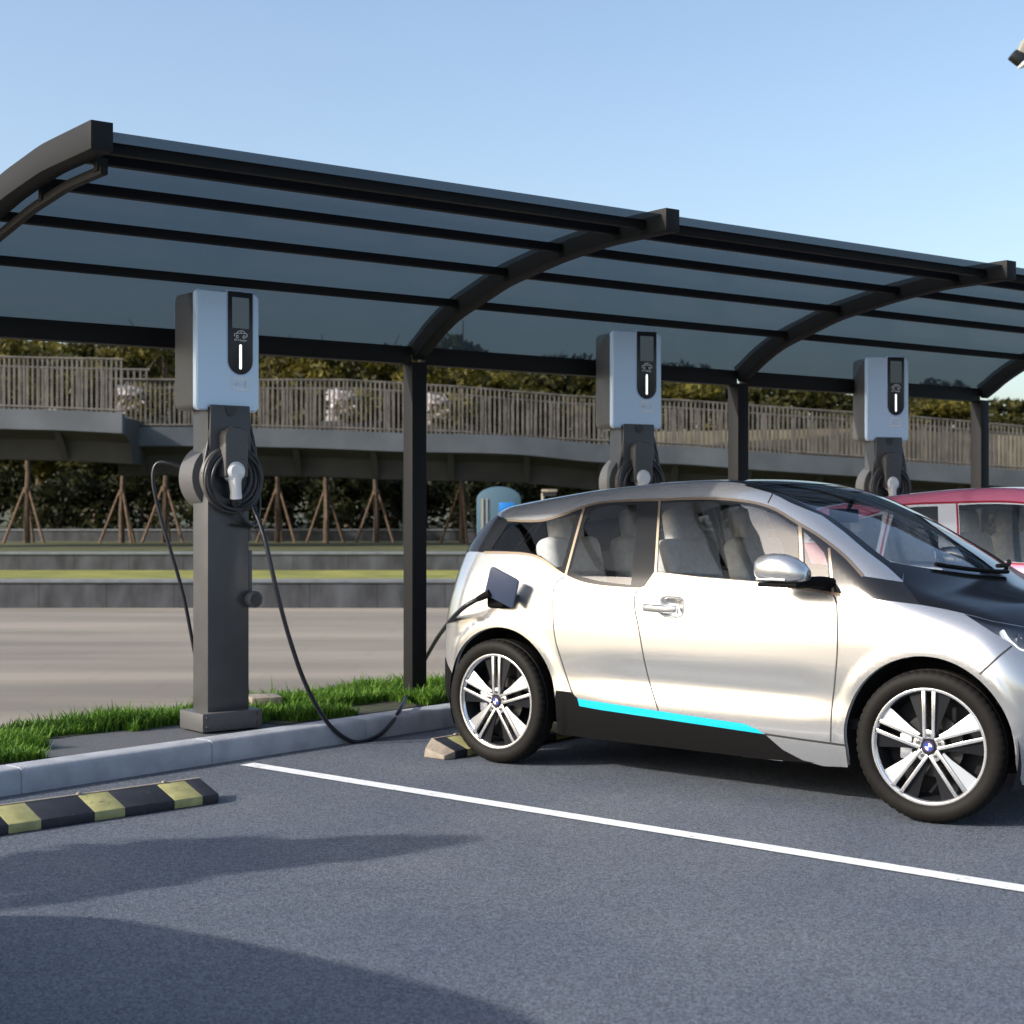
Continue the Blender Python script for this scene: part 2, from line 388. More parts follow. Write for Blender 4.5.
def hit(px, py):                               # photo pixel -> point on the near side of the body
    d = pray(px, py); t = np.linspace(5.0, 12.5, 1500)
    P = CARO + t[:, None] * d; f = fbody(P[:, 0], P[:, 1], P[:, 2]); i = np.argmax(f < 0)
    if f[i] >= 0: i = int(np.argmin(f)); return P[i]
    a, b = t[i - 1], t[i]
    for _ in range(25):
        m = (a + b) / 2; p = CARO + m * d
        if fbody(p[0], p[1], p[2]) < 0: b = m
        else: a = m
    return CARO + b * d
def on_y(px, py, y):
    d = pray(px, py); return CARO + d * (y - CARO[1]) / d[1]
def bis(o, d, hi):
    o = np.array(o, float); d = np.array(d, float); lo = 0.
    for _ in range(40):
        m = (lo + hi) / 2; p = o + d * m
        if fbody(*p) < 0: lo = m
        else: hi = m
    return o + d * lo
def lxz(x, z): return bis((x, 0, z), (0, -1, 0), 1.2)
def lxy(x, y): return bis((x, y, .7), (0, 0, 1), 1.2)
def lyz(y, z, sgn=-1): return bis((1., y, z), (sgn, 0, 0), 4)
h_ = hit(671, 607.5); HANDLE[0] = (float(h_[0]), float(h_[2]))
def dens(P, st):
    out = []
    for i in range(len(P) - 1):
        a, b = np.array(P[i], float), np.array(P[i + 1], float); n = max(1, int(np.linalg.norm(b - a) / st))
        out += [a + (b - a) * k / n for k in range(n)]
    out.append(np.array(P[-1], float)); return out
def px_line(P, smooth=False):                  # pixel polyline -> uv polyline
    Q = catmull(P, 6) if smooth else dens(P, 4.)
    return [uv(hit(*q)) for q in Q]
def p3_line(P): return [uv(p) for p in P]
VS = .9
def W_(P): return [(u, t * VS) for (u, t) in P]
up_line = [(507.5, 520), (523, 521), (537.7, 521), (549.4, 519), (567, 513.2), (584.5, 506.4), (602, 502.5), (621, 501), (640, 500.2), (659, 499.7), (683, 498.8), (707.9, 498.4), (733.3, 499.8), (756.7, 503.2), (776.3, 510), (795.8, 521.8), (819.2, 536), (843.8, 555.3), (863.4, 576.1)]
low_front = [(920.3, 604.8), (887.5, 600.8), (832.8, 593.6), (799.7, 588.2), (754.8, 583.3), (698, 578.4), (655, 573)]
low_rear = [(639.5, 589.3), (617, 588), (596.3, 585.9), (580.6, 582.5), (567, 576.7), (557.2, 570.8), (541.6, 559.1), (526, 554.2), (504.5, 552.7), (484, 552.4)]
UMIN, UMAX, TMIN, TMAX = UR - RS * R(84), UA + RS * R(84), R(-44), R(90)
U_up = px_line(up_line, True); U_lf = px_line(low_front); U_lr = px_line(low_rear, True); U_notch = px_line([(655, 573), (645.4, 587.2), (639.5, 589.3)])
rear_top = p3_line([lyz(-y, 1.405) for y in (.60, .5, .4, .3, .2, .1, .02)])
rear_bot = p3_line([lyz(-y, 1.175) for y in (.02, .1, .2, .3, .4, .5, .6, .68)])
DLO = U_up + px_line([(863.4, 576.1), (902.8, 582)]) + px_line([(902.8, 582), (920.3, 604.8)]) + U_lf + U_notch + U_lr + rear_bot[::-1] + rear_top[::-1]
def band(line, w):
    Q = np.array(W_(line)); T = np.gradient(Q, axis=0); T /= np.linalg.norm(T, axis=1, keepdims=True) + 1e-9
    Nn = np.stack([-T[:, 1], T[:, 0]], 1) * w / 2
    return [tuple(p) for p in np.concatenate([Q + Nn, (Q - Nn)[::-1]])]
def pxpoly(P, smooth=False):
    Q = list(P) + [P[0]]
    return W_(px_line(Q, smooth))[:-1]
cls = []                                        # (name, polygon in scaled uv) by priority
def circ(ax, az, r):
    P = []
    for k in range(90):
        a = 2 * math.pi * k / 90; x, z = ax + r * math.cos(a), az + r * math.sin(a)
        P.append((x, max(z, .10)))
    return W_(p3_line([lxz(x, z) for x, z in P]))
for (ax, az, ar) in AX: cls.append(('hole', circ(ax, az, ar)))
def xzpoly(P): return W_(p3_line([lxz(x, z) for x, z in dens(P + [P[0]], .03)]))[:-1]
for (ax, az, ar) in AX: cls.append(('hole', xzpoly([(ax - ar + .004, az), (ax + ar - .004, az), (ax + ar - .004, .02), (ax - ar + .004, .02)])))
grey_low = [hit(*p) for p in [(765, 734.3), (782.7, 749.7), (803, 760.4), (823.4, 766.2), (853.8, 767.5)]]
gl = [(p[0], p[2]) for p in grey_low]
cls.append(('sill_black', xzpoly([gl[0], gl[1], gl[2], (2.02, .205), (1.6, .19), (1.7, .30)])))
cls.append(('hole', xzpoly(gl[1:] + [(2.24, .02), (1.8, .02)])))
low_u = [(u, R(-42)) for u in np.linspace(UMIN, UMAX, 60)]
zb = [uv(lxz(x, .195)) for x in np.linspace(-.04, 2.74, 90)]
fb = []
for al in np.linspace(4, 82, 26):              # lower edge carried round the nose and tail
    for sgn in (1, -1):
        u = (UA + RS * R(al)) if sgn > 0 else (UR - RS * R(al))
        th = np.linspace(R(-43), R(0), 200); P = surf(np.full(200, u), th); i = int(np.argmin(np.abs(P[:, 2] - (.20 if sgn > 0 else .27))))
        fb.append((u, th[i]))
lowline = sorted(zb + fb)
cls.append(('hole', W_([(UMIN, lowline[0][1])] + lowline + [(UMAX, lowline[-1][1]), (UMAX, TMIN - .02), (UMIN, TMIN - .02)])))
# window trim bands, dividers
for ln, w in ((U_up, .016), (U_lf[len(U_lf) // 4:], .014), (U_notch, .014), (U_lr, .015),
              (px_line([(584.3, 506.5), (575, 540), (565.5, 575.5)]), .016), (px_line([(659.8, 500), (657.5, 537), (655.5, 573)]), .014),
              (px_line([(799.8, 524.5), (801.5, 557), (802, 588)]), .017), (px_line([(829, 548), (831, 570), (833, 593)]), .012)):
    cls.append(('window_trim', band(ln, w)))
G1 = [(491, 549.5), (508, 524), (524, 521.8), (538, 522.3), (550, 520.5), (575, 515), (571, 535), (562, 567), (556, 567), (541, 556), (524, 551.5), (505, 550.5)]
G2 = [(590, 511), (597, 508), (612, 505.5), (638, 504.5), (635, 540), (631, 585), (612, 583), (596, 580.5), (581, 576.5), (570.5, 571), (576, 550), (583, 527)]
G3 = [(661.5, 503), (684, 501.6), (708, 501.4), (733, 502.6), (755, 506.5), (775, 513.5), (797.5, 527.5), (798.5, 555), (798.8, 586), (754, 580.8), (698, 576), (657.8, 571.3), (659.5, 537)]
G4 = [(803.8, 531.5), (814, 541), (824, 553), (828, 566), (828.5, 580), (826, 587), (804.5, 585)]
cls.append(('quarter_window', pxpoly(G1))); cls.append(('rear_door_window', pxpoly(G2))); cls.append(('front_door_window', pxpoly(G3))); cls.append(('triangle_window', pxpoly(G4)))
# roof / windscreen / bonnet
near_rail = [hit(*p) for p in [(822, 515.5), (844, 531.8), (865.6, 550.3), (887.5, 566.8), (902.5, 580.5)]]
hy = abs(near_rail[0][1])
edge_roof = [(-.36, -.42), (-.2, -.44), (0, -.455), (.3, -.47), (.7, -.485), (1.1, -.50), (1.4, -.525), (1.6, -.575), (1.74, -.605)]
railcurve = p3_line([lxy(*p) for p in dens(edge_roof, .05)]) + p3_line(dens(near_rail, .03))
header = [lxy(1.50 - .22 * y * y, -y) for y in np.linspace(.0, .55, 14)]
cowl = [lxy(2.60 - .55 * y * y, -y) for y in np.linspace(0, .64, 16)]
def rail_at(x): # uv of the roof edge near x
    r = np.array(railcurve); return (x, float(np.interp(x, r[:, 0], r[:, 1])))
r_ws = [p for p in railcurve if 1.50 < p[0]]
inset = lambda P, d: [(u, t) for (u, t) in P]
ws_top = p3_line(header)
WS = [(u, t) for (u, t) in r_ws] + p3_line(cowl)[::-1] + [(1.50, R(90)), ] + ws_top
# glass inside a black frit border
def ws_pt(a, b):                               # a: 0 header..1 cowl, b: 0 centre..1 rail
    r = np.array(railcurve)
    xe = 1.45 + a * (2.30 - 1.45); ye_u, ye_t = rail_at(xe)
    pe = surf(np.array([ye_u]), np.array([ye_t]))[0]
    xc = 1.50 + a * (2.60 - 1.50)
    y = pe[1] * b; x = xc + (xe - xc) * (b * b)
    return lxy(x, y)
GW = [ws_pt(a, .93) for a in np.linspace(.07, .955, 26)] + [ws_pt(.955, b) for b in np.linspace(.92, 0.0, 14)] + [ws_pt(.07, b) for b in np.linspace(0, .92, 14)]
cls.append(('windscreen', W_(p3_line(GW))))
cls.append(('windscreen_border', W_(r_ws + p3_line(cowl)[::-1] + [(1.5, TMAX + .01)] + ws_top)))
roofp = [p for p in railcurve if p[0] <= 1.50] + ws_top[::-1] + [(1.5, TMAX + .01), (UMIN, TMAX + .01)] + [(UMIN, uv(lyz(-.02, 1.405))[1])]
roofp = [p for p in railcurve if p[0] <= 1.60] + ws_top[::-1] + [(1.5, TMAX + .01), (-.9, TMAX + .01)] + rear_top[::-1]
cls.append(('roof', W_(roofp)))
# headlight
HL = [(964, 613.8), (992.5, 621.3), (1023, 626.8), (1046, 634), (1066, 645), (1062, 655), (1040, 655), (1018, 646.5), (1000, 637), (982, 625.5)]
cls.append(('headlight', pxpoly(HL)))
belt_b = [(920.3, 604.8), (943, 608.8), (964, 613.5), (992.5, 621), (1023, 626.4), (1046, 633.6)]
nose = [lxy(x, -y) for x, y in ((3.06, .62), (3.10, .45), (3.12, .3), (3.13, .15), (3.135, .0))]
cls.append(('bonnet', W_(p3_line(cowl) + px_line([(902.8, 582), (920.3, 604.8)]) + px_line(belt_b) + p3_line(nose) + [(3.2, TMAX + .01), (2.60, TMAX + .01)])))
cls.append(('window_pillar', W_(DLO)))
# sill accents
cls.append(('sill_accent', pxpoly([(577.5, 698.6), (600, 702), (658.4, 711), (744.7, 723.9), (757.4, 729.4), (764, 734), (600, 709.8), (579.4, 706)])))
s1 = [hit(*p) for p in dens([(556, 690.4), (571, 692.2), (577.5, 698.8), (579.4, 706), (600, 709.8), (765, 734.3)], 6)]
cls.append(('sill_black', W_(p3_line(s1) + p3_line([lxz(x, .19) for x in np.linspace(1.75, .40, 30)]))))
rb = []
for al in np.linspace(10, 84, 14):
    u = UR - RS * R(al); th = np.linspace(R(-43), R(0), 200); P = surf(np.full(200, u), th); i = int(np.argmin(np.abs(P[:, 2] - .60))); rb.append((u, th[i]))
cls.append(('rear_bumper', W_([uv(lxz(-.32, .47))] + [p for p in rb if p[0] < -.42] + [(UMIN, rb[-1][1]), (UMIN, TMIN), (uv(lxz(-.2, .25))[0], TMIN)])))
# shut lines
front_edge = [(833, 594), (836.4, 603), (837.3, 625), (837.3, 651), (834.5, 685), (831.5, 714), (830.6, 742)]
mid_edge = [(639.5, 590), (635.4, 594), (634.3, 600), (635.3, 612), (638, 625), (644.4, 661), (651, 687), (658.4, 711)]
rear_edge = [(565, 577), (558.5, 580.5), (554.5, 586), (553, 595), (553, 612), (553.6, 628), (556, 643), (560, 656), (566, 675), (572.6, 693.5), (577, 698.6)]
L_f, L_m, L_r = px_line(front_edge, True), px_line(mid_edge, True), px_line(rear_edge, True)
L_s = px_line([(765, 734.2), (800, 739.3), (846.5, 745.6)]); L_b = px_line([(1012, 646), (1000, 655.5), (979.5, 674.5)]); L_rail = px_line([(776.5, 487.5), (772, 495), (768, 503)])
L_cowl = px_line([(903, 582), (920.3, 604.8)])
for ln in (L_f, L_m, L_r, L_s, L_b, L_rail, L_cowl): cls.append(('shut_line', band(ln, .0085)))
L_tail = p3_line([lyz(-y, z) for y, z in ((.70, 1.16), (.72, 1.05), (.73, .9), (.72, .75), (.70, .62))])
cls.append(('shut_line', band(L_tail, .006)))
cls.append(('flap_recess', pxpoly([(524, 582.3), (538, 582), (540.3, 585), (540, 613), (538, 615.5), (520, 612.5), (518.2, 609), (521.5, 586)])))
cls.append(('front_door', W_(U_lf[len(U_lf) // 4 - 4:] + U_notch + L_m + px_line([(658.4, 711), (744.7, 723.9), (757.4, 729.4), (765, 734)]) + px_line([(765, 734), (830.6, 743)]) + L_f[::-1])))
cls.append(('rear_door', W_(L_m[::-1] + px_line([(639.5, 589.3), (617, 588), (596.3, 585.9), (580.6, 582.5), (567, 576.7)], True) + L_r + px_line([(577.5, 698.6), (600, 702), (658.4, 711)]))))
order = {'shut_line': 8}
# triangulate the whole half shell with every outline as an edge
pts = []; edges = []
def addloop(P, closed=True):
    b = len(pts); Q = [P[0]]
    for p in P[1:]:
        if math.hypot(p[0] - Q[-1][0], p[1] - Q[-1][1]) > .0015: Q.append(p)
    pts.extend(Vector((float(p[0]), float(min(p[1], TMAX * VS)))) for p in Q)
    n = len(Q)
    edges.extend((b + i, b + (i + 1) % n) for i in range(n if closed else n - 1))
for nme, P in cls: addloop(P)
addloop([(u, TMIN * VS) for u in np.linspace(UMIN, UMAX, 200)] + [(UMAX, t) for t in np.linspace(TMIN * VS, TMAX * VS, 80)][1:] + [(u, TMAX * VS) for u in np.linspace(UMAX, UMIN, 200)][1:] + [(UMIN, t) for t in np.linspace(TMAX * VS, TMIN * VS, 80)][1:-1])
gs = .026
for u in np.arange(UMIN + gs / 2, UMAX, gs):
    for k, t in enumerate(np.arange(TMIN * VS + gs / 2, TMAX * VS - .005, gs)): pts.append(Vector((float(u + (gs / 2 if k % 2 else 0)), float(t))))
hu, ht = uv(lxz(*HANDLE[0]))
for u in np.arange(hu - .10, hu + .10, .008):
    for t in np.arange(ht * VS - .08, ht * VS + .08, .008): pts.append(Vector((float(u), float(t))))
cv, ce, cf, *_r = delaunay_2d_cdt(pts, edges, [], 0, 1e-5)
cv = np.array([(v.x, v.y) for v in cv]); cf = np.array([f for f in cf if len(f) == 3])
cen = cv[cf].mean(1)
ok = (cen[:, 1] > TMIN * VS - 1e-4) & (cen[:, 1] < TMAX * VS + 1e-4) & (cen[:, 0] > UMIN - 1e-4) & (cen[:, 0] < UMAX + 1e-4)
cf = cf[ok]; cen = cen[ok]
def inside(P, Q):
    P = np.array(P); x, y = Q[:, 0], Q[:, 1]; r = np.zeros(len(Q), bool); j = len(P) - 1
    for i in range(len(P)):
        xi, yi = P[i]; xj, yj = P[j]
        c = ((yi > y) != (yj > y)) & (x < (xj - xi) * (y - yi) / ((yj - yi) if yj != yi else 1e-12) + xi)
        r ^= c; j = i
    return r
lab = np.full(len(cf), 'body', dtype=object); done = np.zeros(len(cf), bool)
for nme, P in cls:
    i = inside(P, cen) & ~done; lab[i] = nme; done |= i
S3 = surf(cv[:, 0], np.minimum(cv[:, 1], TMAX * VS - 1e-6) / VS); N3 = grad(S3)
def panel(name, mask, mat, parent, mirror=False, off=0., both=False):
    f = cf[mask]
    if not len(f): return None
    idx, inv = np.unique(f, return_inverse=True); ff = inv.reshape(f.shape)
    V = S3[idx] + N3[idx] * off; Nn = N3[idx].copy()
    def mk(mir):
        v = V.copy(); nn = Nn.copy(); g = ff.copy()
        if mir: v[:, 1] *= -1; nn[:, 1] *= -1; g = g[:, ::-1]
        return v, nn, g
    if both:
        a, b = mk(False), mk(True); v = np.concatenate([a[0], b[0]]); nn = np.concatenate([a[1], b[1]]); g = np.concatenate([a[2], b[2] + len(a[0])])
    else: v, nn, g = mk(mirror)
    # orient to the outward normal
    fn = np.cross(v[g[:, 1]] - v[g[:, 0]], v[g[:, 2]] - v[g[:, 0]]); flip = (fn * nn[g[:, 0]]).sum(1) < 0
    g[flip] = g[flip][:, ::-1]
    me = bpy.data.meshes.new(name); me.from_pydata(v.tolist(), [], g.tolist()); me.materials.append(mat); me.shade_smooth()
    me.normals_split_custom_set_from_vertices(nn.tolist())
    o = bpy.data.objects.new(name, me); col.objects.link(o); o.parent = parent
    return o
car = empty('parked_car', (C0[0], C0[1], 0), math.atan2(HD[1], HD[0]))
mk = lambda *n: np.isin(lab, n)
body = panel('body', mk('body', 'flap_recess', 'shut_line'), M['silver'], car, both=True)
fsel = lab[mk('body', 'flap_recess', 'shut_line')] == 'shut_line'; body.data.materials.append(M['shut'])
body.data.polygons.foreach_set('material_index', np.concatenate([fsel, fsel]).astype(np.int32))
panel('interior_lining', mk('body', 'front_door', 'rear_door', 'roof', 'bonnet', 'windscreen_border', 'rear_bumper', 'sill_black', 'sill_accent', 'headlight', 'shut_line', 'flap_recess'), M['lining'], car, both=True, off=-.028)
panel('roof', mk('roof'), M['black_gloss'], car, both=True)
bon = panel('bonnet', mk('bonnet'), M['black_gloss'], car, both=True)
ws = panel('windscreen', mk('windscreen'), M['ws_glass'], car, both=True, off=-.002)
panel('windscreen_border', mk('windscreen_border'), M['black_gloss'], ws, both=True)
panel('sill', mk('sill_black'), M['black_plastic'], car, both=True)
for mir in (False, True):
    panel('rear_bumper', mk('rear_bumper'), M['black_plastic'], car, mir)
    fd = panel('front_door', mk('front_door'), M['silver'], car, mir)
    rd = panel('rear_door', mk('rear_door'), M['silver'], car, mir)
    panel('window', mk('front_door_window'), M['glass'], fd, mir, -.003); panel('window', mk('triangle_window'), M['glass'], fd, mir, -.003)
    panel('window', mk('rear_door_window'), M['glass'], rd, mir, -.003)
    panel('side_window', mk('quarter_window'), M['glass'], car, mir, -.003)
    panel('window_pillar', mk('window_pillar'), M['pillar'], car, mir)
    panel('window_trim', mk('window_trim'), M['trim'], car, mir, .0015)
    tag(panel('sill_strip', mk('sill_accent'), M['cyan'], car, mir, .001), 'bright cyan strip along the sill')
    hl = panel('headlight', mk('headlight'), M['lamp_glass'], car, mir)
    hb = panel('lamp_housing', mk('headlight'), M['black_plastic'], hl, mir, -.05)
    sg = -1 if mir else 1
    b = MB(); q = [hit(*p) for p in catmull([(1003, 630), (1007, 637), (1013, 643.5), (1022, 650), (1036, 651.5)], 5)]
    q = [p - grad(p[None])[0] * .012 for p in q]
    b.tube([(p[0], p[1] * sg, p[2]) for p in q], .013, 8); b.build('light_strip', M['led'], hl)
    for pxy in ((1020, 636), (1038, 642)):
        b = MB(); p = hit(*pxy); p = p - grad(p[None])[0] * .03; b.lathe([(.001, -.01), (.018, -.008), (.026, 0.0), (.030, .012)], 20, 'x', (p[0], p[1] * sg, p[2])); b.build('lamp_reflector', M['alloy'], hl)
    # handle bar
    p = lxz(*HANDLE[0]); b = MB()
    A = [hit(*q) for q in ((645, 607.3), (652, 607.8), (660, 608.3), (670, 608.8), (680.5, 609.0))]
    y0 = min(A[0][1], A[4][1])
    ring = []
    for a in A:
        ring.append([(a[0], (y0 - .016) * sg + (0.0), a[2] + .021), (a[0], (y0 - .028) * sg, a[2] + .012), (a[0], (y0 - .028) * sg, a[2] - .012), (a[0], (y0 - .016) * sg, a[2] - .021), (a[0], (y0 + .004) * sg, a[2] - .018), (a[0], (y0 + .004) * sg, a[2] + .018)])
    vs = sum(ring, []); n6 = 6
    b.add(vs, [(i * 6 + k, i * 6 + (k + 1) % 6, (i + 1) * 6 + (k + 1) % 6, (i + 1) * 6 + k) for i in range(4) for k in range(6)] + [tuple(range(6)), tuple(24 + k for k in range(5, -1, -1))])
    b.build('handle', M['silver'], fd, bevel=.005, bseg=2)
    # wing mirror
    b = MB()
    c = on_y(784, 570, -1.0); L_ = .125
    prof = [(-1.12, .040, .045), (-1.08, .058, .062), (-.9, .070, .075), (-.5, .080, .082), (0, .082, .084), (.4, .074, .076), (.75, .055, .06), (.98, .030, .035)]
    seg = 20; vs = []
    for (tx, hz, hy_) in prof:
        for k in range(seg):
            a = 2 * math.pi * k / seg; ca, sa = math.cos(a), math.sin(a)
            e = .7; cz = math.copysign(abs(sa) ** e, sa); cy = math.copysign(abs(ca) ** e, ca)
            vs.append((c[0] + .005 + tx * L_ , (c[1] + hy_ * cy) * sg, c[2] + .0 + hz * (cz if cz > 0 else cz * .72) - (.018 * (tx + .3) if tx > -.3 else 0)))
    fs = [(i * seg + k, i * seg + (k + 1) % seg, (i + 1) * seg + (k + 1) % seg, (i + 1) * seg + k) for i in range(len(prof) - 1) for k in range(seg)] + [tuple(range(seg)), tuple((len(prof) - 1) * seg + k for k in range(seg - 1, -1, -1))]
    b.add(vs, fs)
    mi_ = b.build('wing_mirror', M['silver'], car, smooth=60)
    b = MB(); b.box((c[0] - .005, c[1] * sg, c[2] - .071), (.215, .125, .022)); b.build('mirror_base', M['black_plastic'], mi_, bevel=.008)
    b = MB(); b.tube([(c[0] + .06, (c[1] + .02) * sg, c[2] - .06), (c[0] + .14, (c[1] + .12) * sg, c[2] - .055), (c[0] + .17, (c[1] + .23) * sg, c[2] - .075)], [.03, .026, .032], 10); b.build('mirror_arm', M['black_plastic'], mi_)
    b = MB(); b.box((c[0] - .03, (c[1] - .076) * sg, c[2] - .045), (.16, .006, .010)); b.build('indicator', M['alloy'], mi_, bevel=.002)
# nose and tail closing caps (the shell's poles)
b = MB(); b.lathe([(.001, 3.300), (.09, 3.296), (.16, 3.27)], 28, 'x', (0, 0, ZO - .22)); b.build('front_emblem_panel', M['black_gloss'], car)
for y in (-.13, .13):
    b = MB(); P = [(3.285, y + px_, .72 + pz) for px_, pz in rrect(.2, .13, .04)]; b.prism(P, (.015, 0, 0)); b.build('kidney_grille', M['black_gloss'], car, bevel=.004)
b = MB(); b.box((-.735, 0, .86), (.06, .5, .12)); b.build('number_plate_recess', M['black_plastic'], car, bevel=.02)
# underbody and wheel wells
b = MB(); b.box((1.25, 0, .29), (3.3, 1.10, .16)); b.box((1.31, -.70, .27), (1.66, .26, .14)); b.box((1.31, .70, .27), (1.66, .26, .14)); b.box((1.2, 0, .405), (2.2, 1.62, .05)); b.build('underbody', M['well'], car)
for (ax, az, ar) in AX:
    for sg in (-1, 1):
        b = MB(); prof = [(.02, .50), (ar + .014, .50), (ar + .014, .845)]
        n = 40; vs = []; 
        for k in range(n + 1):
            a = R(-25 + 230 * k / n)
            for (r, h) in prof: vs.append((ax + r * math.cos(a), h * sg, az + r * math.sin(a)))
        b.add(vs, [(k * 3 + j, k * 3 + j + 1, (k + 1) * 3 + j + 1, (k + 1) * 3 + j) for k in range(n) for j in range(2)]); b.build('wheel_arch', M['well'], car)
# charging flap, standing open on the rear wing
FP = [on_y(490.8, 566, -.985), on_y(519, 580.6, -.93), on_y(512.3, 609, -.93), on_y(484, 594, -.985)]
def roundpoly(P, r, n=5):
    out = []; N = len(P)
    for i in range(N):
        p, a, c = np.array(P[i]), np.array(P[i - 1]), np.array(P[(i + 1) % N])
        da, dc = (a - p) / np.linalg.norm(a - p), (c - p) / np.linalg.norm(c - p)
        for k in range(n + 1):
            t = k / n; out.append(p + da * r * (1 - t) ** 2 + dc * r * t ** 2)
    return out
fn = np.cross(FP[1] - FP[0], FP[3] - FP[0]); fn /= np.linalg.norm(fn); fn *= -1 if fn[1] < 0 else 1
b = MB(); b.prism(roundpoly(FP, .022), fn * .016); flap = b.build('charging_flap', pbr('flap_inside', (.035, .05, .095), .45), car, bevel=.003)
b = MB(); q = on_y(498, 603, -.90); b.box((q[0], -.885, q[2] + .02), (.13, .09, .10)); b.build('charging_socket', M['black_plastic'], car, bevel=.02, bseg=3)
PLUG = on_y(484, 596, -.965)
# wipers
for ya, yb in ((-.42, .12), (.12, .55)):
    b = MB(); q = [lxy(2.585 - .55 * y * y - .055 * (1 - abs(y - ya) / .54), y) + np.array([0, 0, .022]) for y in np.linspace(ya, yb, 10)]
    b.tube(q, .011, 8); b.build('wiper', M['black_plastic'], car)
# interior
def rbox(b, c, d, tilt=0.):
    b.box(c, d, rot=Matrix.Rotation(tilt, 3, 'Y'))
for x in (1.30, .48):
    for y in (-.36, .36):
        b = MB(); rbox(b, (x, y, .66), (.50, .50, .18)); s = b.build('seat', M['seat'], car, bevel=.06, bseg=4)
        b = MB(); rbox(b, (x - .30, y, .97), (.15, .50, .62), R(-14)); b.build('backrest', M['seat'], s, bevel=.06, bseg=4)
        b = MB(); rbox(b, (x - .385, y, 1.335), (.11, .27, .21), R(-10)); b.build('headrest', M['seat'], s, bevel=.05, bseg=4)
b = MB(); rbox(b, (2.05, 0, .92), (.55, 1.36, .22), R(6)); rbox(b, (2.36, 0, .97), (.30, 1.3, .14), R(4)); b.build('dashboard', M['dash'], car, bevel=.05, bseg=4)
b = MB(); b.box((1.6, .0, 1.02), (.02, .30, .16), rot=Matrix.Rotation(R(-15), 3, 'Y')); b.build('centre_screen', M['dash'], car, bevel=.006)
b = MB(); ctr = Vector((1.66, .36, 1.00)); rt = Matrix.Rotation(R(-25), 3, 'Y')
b.tube([ctr + rt @ Vector((0, .185 * math.cos(a), .185 * math.sin(a))) for a in np.linspace(0, 2 * math.pi, 33)], .016, 8)
b.tube([ctr + rt @ Vector((0, -.17, 0)), ctr, ctr + rt @ Vector((0, .17, 0))], .02, 8); b.tube([ctr, ctr + Vector((.25, 0, -.06))], .035, 10); b.build('steering_wheel', M['dash'], car)
b = MB(); q = hit(855, 511); q = q - grad(q[None])[0] * .07; b.box((1.72, .0, 1.40), (.05, .24, .075)); b.tube([(1.74, 0, 1.42), (1.78, 0, 1.50)], .012); b.build('interior_mirror', M['dash'], car, bevel=.015, bseg=3)
